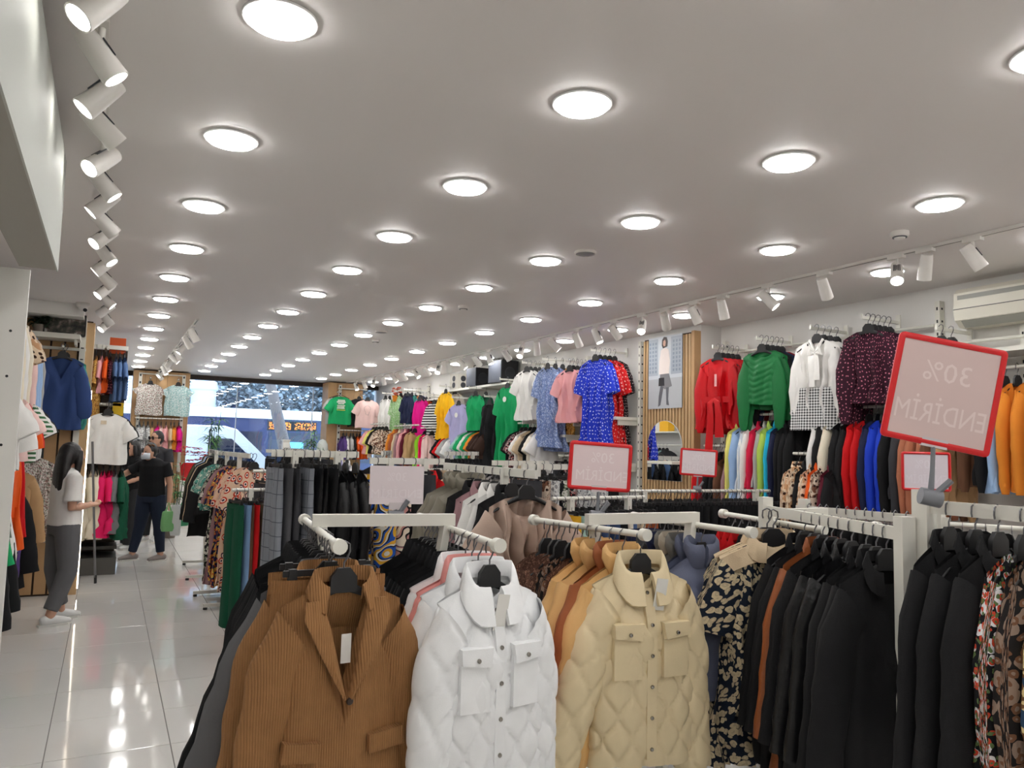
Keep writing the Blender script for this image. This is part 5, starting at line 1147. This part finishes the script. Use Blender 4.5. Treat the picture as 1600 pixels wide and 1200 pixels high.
def person(loc, rz, lab, J, cloth, sc=1., hair='long', face=None, skin=skin_m, trs=None, shoe=None, neck=.0):
    t = empty('person', loc, rz, lab, 'person'); t.scale = (sc, sc, sc)
    sh, el_, wr = J['sh'], J['el'], J['wr']; hip, kn, an = J['hip'], J['kn'], J['an']; hd = Vector(J['head']); lean = Vector(J.get('lean', (0, 0, 0)))
    C_ = lambda z, x=0, y=0: Vector((x, y, z))+lean*max(0, (z-.88)/.45)
    b = MB()
    b.tube([C_(.80), C_(.90), C_(1.02), C_(1.15, 0, .0), C_(1.26), C_(1.335), C_(1.36)], [(.14, .105), (.165, .115), (.130, .095), (.142, .105), (.158, .098), (.115, .07), (.05, .05)], 18)
    nk = C_(1.34); b.tube([nk, nk*.4+hd*.6+Vector((0, .012, -.03)), hd+Vector((0, .01, -.05))], [.052, .046, .05], 12)
    ell(b, hd, (.073, .092, .112)); ell(b, hd+Vector((0, -.03, -.06)), (.05, .055, .055))
    fd = Vector(J.get('face', (0, -1, 0))).normalized(); sx = fd.cross(Vector((0, 0, 1))).normalized()
    b.tube([hd+fd*.085+Vector((0, 0, .012)), hd+fd*.106+Vector((0, 0, -.022)), hd+fd*.088+Vector((0, 0, -.034))], [.007, .012, .008], 8)
    for s in (-1, 1): ell(b, hd+sx*(s*.072)+Vector((0, 0, -.01)), (.012, .016, .028), 8, 6)
    for k in (0, 1):
        S_, E_, W_ = Vector(sh[k]), Vector(el_[k]), Vector(wr[k]); s = (-1, 1)[k]
        b.tube([S_*.75+C_(1.27)*.25, S_, S_*.5+E_*.5, E_, E_*.55+W_*.45, W_], [.05, .052, .044, .038, .036, .025], 12)
        hand(b, W_, (W_-E_), J.get('palm', ((0, 0, -1), (0, 0, -1)))[k], s)
        H_, K_, A_ = Vector(hip[k]), Vector(kn[k]), Vector(an[k])
        b.tube([H_+Vector((0, 0, .05)), H_, H_*.5+K_*.5, K_, K_*.6+A_*.4, A_, A_+Vector((0, 0, -.05))], [.085, .09, .078, .058, .055, .040, .04], 14)
        fdv = Vector(J.get('toe', ((0, -1, 0), (0, -1, 0)))[k]).normalized()
        b.tube([A_+fdv*-.05+Vector((0, 0, -.055)), A_+fdv*.05+Vector((0, 0, -.055)), A_+fdv*.15+Vector((0, 0, -.065))], [(.03, .03), (.038, .03), (.034, .018)], 10, upv=(0, 0, 1))
    link('body', bake(b, .0075, 4), t, skin)
    # T-shirt
    c = MB(); zb = cloth.get('hem', .84)
    c.tube([C_(zb), C_(.95), C_(1.06), C_(1.16), C_(1.27), C_(1.345), C_(1.372)], [(cloth.get('hw', .185), .135), (.178, .13), (.165, .122), (.168, .125), (.178, .112), (.13, .082), (.066, .062)], 22)
    for k in (0, 1):
        S_, E_ = Vector(sh[k]), Vector(el_[k]); f = cloth.get('sl', .62); q = S_+(E_-S_)*f
        c.tube([S_*.72+C_(1.26)*.28, S_+Vector((0, 0, .008)), S_*.5+q*.5, q], [.066, .068, .066, cloth.get('sr', .07)], 14)
        if cloth.get('long'): W_ = Vector(wr[k]); c.tube([q, E_, W_*.93+E_*.07], [.06, .052, .040], 12)
    link('shirt', bake(c, .009, 5), t, cloth['m'])
    # trousers
    p = MB(); p.tube([C_(zb+.12), C_(.93), C_(.84), Vector((0, 0, .78))], [(.150, .115), (.168, .125), (.178, .132), (.15, .12)], 20)
    for k in (0, 1):
        H_, K_, A_ = Vector(hip[k]), Vector(kn[k]), Vector(an[k]); w1, w2, w3 = trs['w']
        p.tube([H_+Vector((0, 0, .06)), H_+Vector((0, 0, -.03)), H_*.5+K_*.5, K_, K_*.5+A_*.5, A_+Vector((0, 0, trs.get('up', .02)))], [.10, .105, w1, w2, (w2+w3)/2, w3], 16)
    link('trousers', bake(p, .009, 5), t, trs['m'])
    for k in (0, 1):
        A_ = Vector(an[k]); fdv = Vector(J.get('toe', ((0, -1, 0), (0, -1, 0)))[k]).normalized(); q = MB(); zf = -A_.z
        q.tube([A_+fdv*-.075+Vector((0, 0, zf+.045)), A_+fdv*-.05+Vector((0, 0, zf+.05)), A_+fdv*.03+Vector((0, 0, zf+.048)), A_+fdv*.11+Vector((0, 0, zf+.036)), A_+fdv*.17+Vector((0, 0, zf+.028))], [(.03, .03), (.042, .046), (.046, .044), (.047, .034), (.03, .02)], 14, upv=(0, 0, 1))
        so = link('shoe', bake(q, .007, 3), t, shoe)
        MB().loft([[Vector(A_)+fdv*(.04+dx*.135)+fdv.cross(Vector((0, 0, 1)))*(dy*.047)+Vector((0, 0, zf+z)) for dx, dy in ((-.95, .5), (-.95, -.5), (0, -1), (.7, -.95), (1.05, 0), (.7, .95), (0, 1))] for z in (.0, .018)]).build('sole', mat('sole_white', srgb(224, 222, 216), .5), so, False)
    # hair
    h = MB(); e0 = hd+Vector((0, .012, .018)); ell(h, e0-fd*.012, (.086, .100, .112), 16, 12)
    if hair == 'long':
        bk = -fd
        h.tube([hd+bk*.03+Vector((0, 0, .09)), hd+bk*.07+Vector((0, 0, -.02)), hd+bk*.095+Vector((0, 0, -.16)), hd+bk*.10+Vector((0, 0, -.30)), hd+bk*.09+Vector((0, 0, -.42))], [(.07, .06), (.10, .065), (.118, .055), (.115, .048), (.10, .03)], 16)
        for s in (-1, 1): h.tube([hd+sx*(s*.06)+fd*.03+Vector((0, 0, .05)), hd+sx*(s*.083)+fd*.015+Vector((0, 0, -.06)), hd+sx*(s*.09)+Vector((0, 0, -.2))], [.03, .032, .02], 10)
    elif hair == 'tied':
        ell(h, hd-fd*.105+Vector((0, 0, .0)), (.045, .045, .05), 10, 8)
    ho = link('hair', bake(h, .008, 3), t, hair_m)
    # carve the face free by pulling hair behind the face plane
    if hair != 'hidden':
        for v in ho.data.vertices:
            dv = v.co-hd
            if dv.dot(fd) > .028 and dv.z < .052 and abs(dv.dot(sx)) < .066: v.co -= fd*(dv.dot(fd)-.02)*1.0
    for s in (-1, 1):
        if face in ('mask', 'bare'):
            xf(MB().lathe([(.011, 0), (.008, .004), (.001, .005)], 10).build('eye', mat('eye_dark', srgb(30, 24, 22), .2), t), hd+fd*.083+sx*(s*.030)+Vector((0, 0, .012)), (PI/2, 0, math.atan2(fd.x, -fd.y)))
    if face == 'mask':
        mk = MB(); rows = []
        for i in range(5):
            z = .002-.085*i/4
            rows.append([hd+Matrix.Rotation(a_, 3, 'Z') @ fd*(.094+.016*math.sin(PI*i/4)*math.cos(a_))+Vector((0, 0, z)) for a_ in np.linspace(-1.05, 1.05, 11)])
        mk.add([p_ for r_ in rows for p_ in r_], [(i*11+j, i*11+j+1, i*11+j+12, i*11+j+11) for i in range(4) for j in range(10)])
        mo = mk.build('face_mask', mat('mask_white', srgb(226, 232, 240), .6), t); sd = mo.modifiers.new('s', 'SOLIDIFY'); sd.thickness = .003
    if face == 'shades':
        g_ = MB()
        for s in (-1, 1): g_.tube([hd+fd*.088+sx*(s*.034)+Vector((0, 0, .015)), hd+fd*.097+sx*(s*.034)+Vector((0, 0, .014))], [(.027, .021), (.027, .021)], 14)
        for s in (-1, 1): g_.tube([hd+fd*.085+sx*(s*.06)+Vector((0, 0, .018)), hd-fd*.0+sx*(s*.082)+Vector((0, 0, .015))], .004, 6)
        g_.tube([hd+fd*.097+sx*.012+Vector((0, 0, .018)), hd+fd*.097-sx*.012+Vector((0, 0, .018))], .004, 6); g_.build('sunglasses', mat('shade_black', srgb(16, 14, 16), .1), t)
        ell(q2 := MB(), hd+fd*.088+Vector((0, 0, -.052)), (.026, .008, .006), 10, 6); q2.build('mouth', mat('lip', srgb(150, 88, 78), .5), t)
    return t
SHW = mat('shoe_white', srgb(226, 226, 224), .55); SHG = mat('shoe_grey', srgb(150, 140, 136), .7)
jean_g = fabric(S(104, 104, 106)); jean_n = fabric(S(36, 44, 62)); jean_k = fabric(S(48, 48, 50))
# woman in white T-shirt, back three-quarter to the camera, hands together in front
person((-.30, 7.86, 0), math.radians(112), 'woman with long black hair in white T-shirt and grey jeans', dict(
    sh=((-.165, 0, 1.275), (.165, 0, 1.275)), el=((-.20, .02, 1.02), (.205, .0, 1.02)), wr=((-.08, -.17, 1.035), (.07, -.19, 1.02)), palm=((.3, 0, -1), (-.3, 0, -1)),
    hip=((-.09, 0, .82), (.09, 0, .82)), kn=((-.10, -.02, .46), (.10, .02, .46)), an=((-.11, .10, .085), (.11, -.06, .085)), head=(.0, -.03, 1.475), face=(.12, -1, 0)),
    dict(m=FB['white'], hem=.86, sl=.78, sr=.082, hw=.19), .985, 'long', None, trs=dict(m=jean_g, w=(.095, .082, .062), up=.05), shoe=SHW)
# woman in black T-shirt reaching to the pink dress
person((.56, 11.40, 0), math.radians(-28), 'woman in black T-shirt and face mask reaching for a pink dress', dict(
    sh=((-.165, -.01, 1.265), (.175, .0, 1.265)), el=((-.38, -.10, 1.12), (.235, .02, 1.01)), wr=((-.56, -.24, .99), (.26, -.03, .79)), palm=((0, .2, -1), (-1, 0, 0)), lean=(0, -.03, 0),
    hip=((-.09, 0, .82), (.09, 0, .82)), kn=((-.12, -.02, .46), (.13, .0, .46)), an=((-.20, -.02, .085), (.17, .0, .085)), head=(-.03, -.07, 1.452), face=(-.55, -1, -.18), toe=((-.7, -.7, 0), (-.55, -.8, 0))),
    dict(m=FB['black'], hem=.86, sl=.55, sr=.075, hw=.185), 1.0, 'tied', 'mask', trs=dict(m=jean_n, w=(.098, .075, .055), up=.03), shoe=SHG)
# person in black behind
person((.36, 12.75, 0), math.radians(-62), 'person in black top and wide dark jeans at the back', dict(
    sh=((-.165, 0, 1.275), (.165, 0, 1.275)), el=((-.28, -.18, 1.17), (.22, -.03, 1.04)), wr=((-.24, -.42, 1.25), (.16, -.18, .98)), palm=((0, 0, -1), (0, 0, -1)),
    hip=((-.09, 0, .82), (.09, 0, .82)), kn=((-.11, 0, .46), (.11, -.02, .46)), an=((-.12, .06, .085), (.13, -.04, .085)), head=(0, -.04, 1.475), face=(.25, -1, -.1)),
    dict(m=FB['black'], hem=.84, sl=.9, sr=.06, hw=.185), 1.0, 'long', 'bare', trs=dict(m=jean_k, w=(.11, .105, .11), up=-.02), shoe=SHW)
# man in sunglasses
person((.70, 13.5, 0), math.radians(-35), 'man in dark shirt wearing black sunglasses far back', dict(
    sh=((-.18, 0, 1.29), (.18, 0, 1.29)), el=((-.22, .0, 1.04), (.22, .0, 1.04)), wr=((-.20, -.10, .80), (.20, -.10, .80)), palm=((1, 0, 0), (-1, 0, 0)),
    hip=((-.09, 0, .82), (.09, 0, .82)), kn=((-.10, 0, .46), (.10, 0, .46)), an=((-.11, 0, .085), (.11, 0, .085)), head=(0, -.03, 1.48), face=(-.3, -1, 0)),
    dict(m=FB['charcoal'], hem=.82, sl=.6, sr=.07, hw=.19), 1.10, 'short', 'shades', trs=dict(m=jean_k, w=(.1, .085, .07), up=.0), shoe=SHW)
sg = MB()
for s in (-1, 1): sg.tube([(s*.032, 0, 0), (s*.032, .008, 0)], [(.026, .02), (.026, .02)], 12)
sg = sg.build('sunglasses_on_head', mat('amber_lens', srgb(110, 70, 30), .15), None); sg.location = (.513, 11.256, 1.538); sg.rotation_euler = (.9, 0, math.radians(-55)); tag(sg, 'amber sunglasses pushed up on the masked woman', 'sunglasses')
# bags carried by the masked woman
def bag(name, loc, rz, w_, h, d, m, lab, hz):
    t = empty(name, loc, rz, lab, 'bag'); b = MB(); rings = []
    for z, q in ((0, .85), (.04, 1), (h*.5, 1.04), (h*.9, .92), (h, .8)): rings.append([(w_/2*q*math.copysign(abs(math.cos(2*PI*j/20))**.6, math.cos(2*PI*j/20)), d/2*q*math.copysign(abs(math.sin(2*PI*j/20))**.7, math.sin(2*PI*j/20))+.008*math.sin(5*j+z*20), z) for j in range(20)])
    b.loft(rings).build('pouch', m, t)
    for s in (-1, 1): MB().tube([(-w_*.25, s*d*.25, h*.95), (-w_*.12, s*.01, hz*.8), (0, 0, hz), (w_*.12, s*.01, hz*.8), (w_*.25, s*d*.25, h*.95)], .006, 6).build('handle', m, t)
bag('green_handbag', (.76, 11.05, .42), .3, .17, .26, .10, mat('bag_green', srgb(134, 196, 130), .5), 'light green bag hanging from the masked woman', .38)
bag('plastic_bag', (.855, 11.06, .36), -.2, .13, .40, .09, mat('bag_white', srgb(226, 230, 230), .4), 'white plastic bag held by the masked woman', .48)
bag('green_shopping_bag', (.94, 11.10, .48), .6, .20, .27, .09, mat('bag_green2', srgb(70, 170, 120), .5), 'deeper green shopping bag beside the plastic bag', .36)

# ================================================================== window plants and street
stemd = mat('stem_dark', srgb(50, 54, 46), .6)
plant('bamboo_palm', (1.72, 15.75, .4), 'tall bamboo palm in front of the shop window', 4, 1.62, 13, .26, .017, leafm, 11, .14, stemd)
plant('bamboo_palm', (3.72, 15.75, .4), 'bamboo palm near the green T-shirt', 4, 1.45, 11, .24, .017, leafm, 12, .14, stemd)
plant('leafy_plant', (.24, 15.6, .40), 'broad green plant behind the white T-shirt', 4, 1.15, 6, .28, .04, leafm, 13, .12)
plant('leafy_plant', (1.0, 13.9, .0), 'small green plant beside the man', 4, 1.15, 8, .2, .015, leafm, 14, .10)
ptl = mat('petal_red', srgb(198, 30, 34), .55, var=.25, bscale=30)
for k, (x, y, z) in enumerate(((1.36, 15.5, 1.12), (1.52, 15.45, 1.02))):
    t = empty('poinsettia', (x, y, z), 0, 'red poinsettia flowers near the window, %s one' % ('left' if k == 0 else 'right'), 'plant'); r_ = random.Random(k+50); lm = MB()
    for q in range(16):
        c = Vector((r_.uniform(-.16, .16), r_.uniform(-.1, .1), r_.uniform(.1, .40)))
        for j in range(6): a_ = j*PI/3+q; leaf(lm, c, (math.cos(a_), math.sin(a_), .2), .10, .028, .4)
    lm.build('petals', ptl, t)['kind'] = 'stuff'; MB().lathe([(.10, -.25), (.16, .08), (.14, .08), (.001, .0)], 14).build('pot', ptl, t); MB().box(-.13, .13, -.13, .13, .40-z, -.25).build('pedestal', WHITE, t, False)
vs = empty('glass_vase', (4.0, 16.05, 1.25), 0, 'white egg shaped vase with green leaf print by the window', 'vase'); MB().lathe([(.05, 0), (.10, .08), (.125, .22), (.11, .36), (.07, .44), (.001, .47)], 20).build('shell', mat('vase_white', srgb(216, 222, 216), .25), vs)
lv = MB(); [leaf(lv, (0, -.125, .1), (math.sin(a_), -.05, math.cos(a_)), .22, .02, .05) for a_ in (-.5, -.1, .4)]; lv.build('leaf_print', leafm, vs)
MB().lathe([(.12, -.85), (.12, -.83), (.03, -.8), (.03, -.02), (.10, -.01), (.10, 0), (.001, 0)], 16).build('pedestal', WHITE, vs)
wb = empty('white_display_tower', (3.30, 16.35, .0), 0, 'white display tower near the window', 'display'); MB().box(-.07, .07, -.07, .07, 0, 1.66).build('column', WHITE, wb, False); MB().box(-.08, .08, -.08, .08, 1.66, 1.69).build('cap', WHITE, wb, False)
bn = empty('window_bench', (1.9, 15.75, 0), 0, 'low white display bench under the shop window', 'bench'); MB().box(-2.1, 2.25, -.42, .42, .36, .40).build('top', WHITE, bn, False); MB().box(-2.0, 2.15, -.38, .38, 0, .36).build('plinth', WHITE, bn, False)
# street
gr = struct('ground', MB().box(-30, 40, 17.05, 70, -.2, -.05), mat('asphalt', srgb(140, 140, 142), .8, var=.1, bscale=3))
struct('pavement', MB().box(-30, 40, 17.05, 19.4, -.05, .02), mat('pavement', srgb(186, 184, 180), .8, var=.1, bscale=4))
vw = mat('van_white', srgb(232, 234, 236), .3, coat=.4); dgl = mat('tinted_glass', srgb(30, 40, 62), .08, spec=.7)
van = empty('van', (1.6, 21.0, -.05), 0, 'white delivery van parked outside the window', 'van')
vp = [(-2.6, .35), (-2.6, 1.95), (-2.4, 2.06), (.95, 2.06), (1.25, 1.98), (2.05, 1.22), (2.6, 1.0), (2.72, .75), (2.72, .35)]
MB().loft([[(x*q, y, z*(.985 if abs(y) > .9 else 1)) for x, z in vp] for y, q in ((-.95, 1), (-.85, 1.0), (.85, 1.0), (.95, 1))]).build('body', vw, van, True, 25)
MB().loft([[(x, y, z) for x, z in ((.62, 1.12), (.62, 1.74), (1.12, 1.74), (1.72, 1.16))] for y in (-.965, -.93)]).build('side_window', dgl, van, False)
MB().loft([[(x, y, z) for x, z in ((1.30, 1.95), (2.06, 1.24), (2.04, 1.20), (1.27, 1.92))] for y in (-.8, .8)]).build('windscreen', dgl, van, False)
MB().box(.58, .61, -.968, -.93, .45, 1.95).build('door_seam', DGREY, van, False)
for x in (-1.7, 1.85): xf(MB().lathe([(.12, .0), (.30, .0), (.33, .04), (.33, .16), (.28, .2), (.001, .2)], 24).build('wheel', BLACKP, van), (x, -.98, .33), (-PI/2, 0, 0))
bus = empty('bus', (2.5, 25.0, -.05), 0, 'dark blue bus with white roof passing outside', 'bus')
MB().box(-6, 6, 0, 2.4, .3, 2.42).build('body', mat('bus_navy', srgb(36, 52, 96), .25, coat=.5), bus, False)
MB().loft([[(-6.05, y, z) for y, z in ((-.05, 2.42), (-.03, 2.62), (.2, 2.72), (2.2, 2.72), (2.45, 2.42))], [(6.05, y, z) for y, z in ((-.05, 2.42), (-.03, 2.62), (.2, 2.72), (2.2, 2.72), (2.45, 2.42))]]).build('roof', mat('bus_white', srgb(236, 238, 240), .35), bus, True, 30)
for k in range(6): MB().box(-5.6+k*1.9, -3.9+k*1.9, -.02, .0, 1.05, 2.0).build('window', dgl, bus, False)
MB().box(-.7, .9, -.03, 0, 1.78, 1.92).build('interior_light', mat('bus_light', srgb(150, 180, 230), .4, emit=(.5, .65, 1), es=.6), bus, False)
MB().box(2.6, 3.1, -.03, 0, 1.5, 1.7).build('teal_reflection', mat('bus_teal', srgb(90, 190, 220), .4, emit=(.25, .7, .9), es=.9), bus, False)  # glowing teal box stands in for a light reflection
MB().box(1.95, 3.5, -.03, -.0, 2.06, 2.36).build('sign_board', BLACKP, bus, False)
lm_ = mat('led_orange', srgb(255, 120, 30), .5, emit=(1, .30, .06), es=3); r_ = random.Random(8); ld = MB()
for k in range(15):
    if k in (7, ): continue
    x = 2.0+k*.10
    for j in range(7):
        for i in range(3):
            if r_.random() < .62: ld.box(x+i*.026, x+i*.026+.02, -.036, -.03, 2.10+j*.033, 2.125+j*.033)
ld.build('led_text', lm_, bus, False)
# street trees
bark = mat('bark', srgb(128, 118, 112), .9, bump=.6, bscale=14, var=.2)
lf_m = mat('street_leaf', srgb(168, 178, 182), .4, var=.5, bscale=2.5)
def tree(loc, lab, trunk, blobs, nleaf, seed):
    t = empty('street_tree', loc, 0, lab, 'tree', 'street trees'); MB().tube(*trunk, 10).build('trunk', bark, t)
    r = random.Random(seed); lm = MB()
    for k in range(nleaf):
        c, R_ = blobs[r.randrange(len(blobs))]
        v = Vector((r.gauss(0, 1), r.gauss(0, 1), r.gauss(0, 1))).normalized()*(R_*r.uniform(.55, 1.05)); p = Vector(c)+v
        d = Vector((r.uniform(-1, 1), r.uniform(-1, 1), r.uniform(-.6, .5))); L = r.uniform(.12, .25); s = d.cross(Vector((r.uniform(-1, 1), r.uniform(-1, 1), 1))).normalized()*L*.36; d = d.normalized()*L
        lm.add([p, p+d*.5+s, p+d, p+d*.5-s], [(0, 1, 2, 3)])
    lm.build('crown', lf_m, t, False)['kind'] = 'stuff'
tree((3.78, 19.55, 0), 'leaning street tree in front of the bus', ([(.35, 0, -.1), (.22, 0, 1.2), (-.1, 0, 2.4), (-.35, .1, 3.4), (-.3, .3, 5)], [.19, .16, .14, .12, .08]), [((-.2, 4.5, 4.6), 1.6)], 10, 1)
bl = [((x*1.5-6+random.Random(x).uniform(-.3, .3), random.Random(x+9).uniform(-.8, .8), 3.3+random.Random(x+5).uniform(-.3, .9)), random.Random(x+3).uniform(1.0, 1.5)) for x in range(9)]+[((x*1.6-6, .6, 5.0), 1.5) for x in range(8)]
tree((8.0, 29.5, 0), 'broad green street tree behind the bus', ([(0, 0, 0), (.1, 0, 2), (0, 0, 4)], [.25, .2, .15]), bl, 42000, 2)
tree((-4.2, 29.0, 0), 'street tree at the far left behind the bus', ([(0, 0, 0), (.1, 0, 2), (0, 0, 4)], [.25, .2, .15]), [((x*1.2-1.8, 0, 3.2+.4*(x % 2)), 1.2) for x in range(4)], 3500, 3)
pl_ = empty('advertising_column', (2.75, 27.5, 0), 0, 'pale advertising column across the street', 'column'); MB().lathe([(.4, 0), (.4, 3.3), (.46, 3.35), (.42, 3.6), (.001, 3.8)], 18).build('drum', mat('column_pale', srgb(206, 216, 230), .5), pl_)
MB().box(-2.2, -1.9, -.1, .1, 0, 3.9).build('post', mat('post_pale', srgb(220, 224, 230), .5), pl_, False)
bd_ = empty('building', (0, 48, 0), 0, 'pale building far across the street', 'building'); MB().box(-25, 35, 0, 6, 0, 6.5).build('wall', mat('bldg', srgb(206, 208, 214), .8), bd_, False)
for k in range(14): MB().box(-22+k*4, -20.2+k*4, -.05, 0, 2.6, 4.6).build('window', dgl, bd_, False)
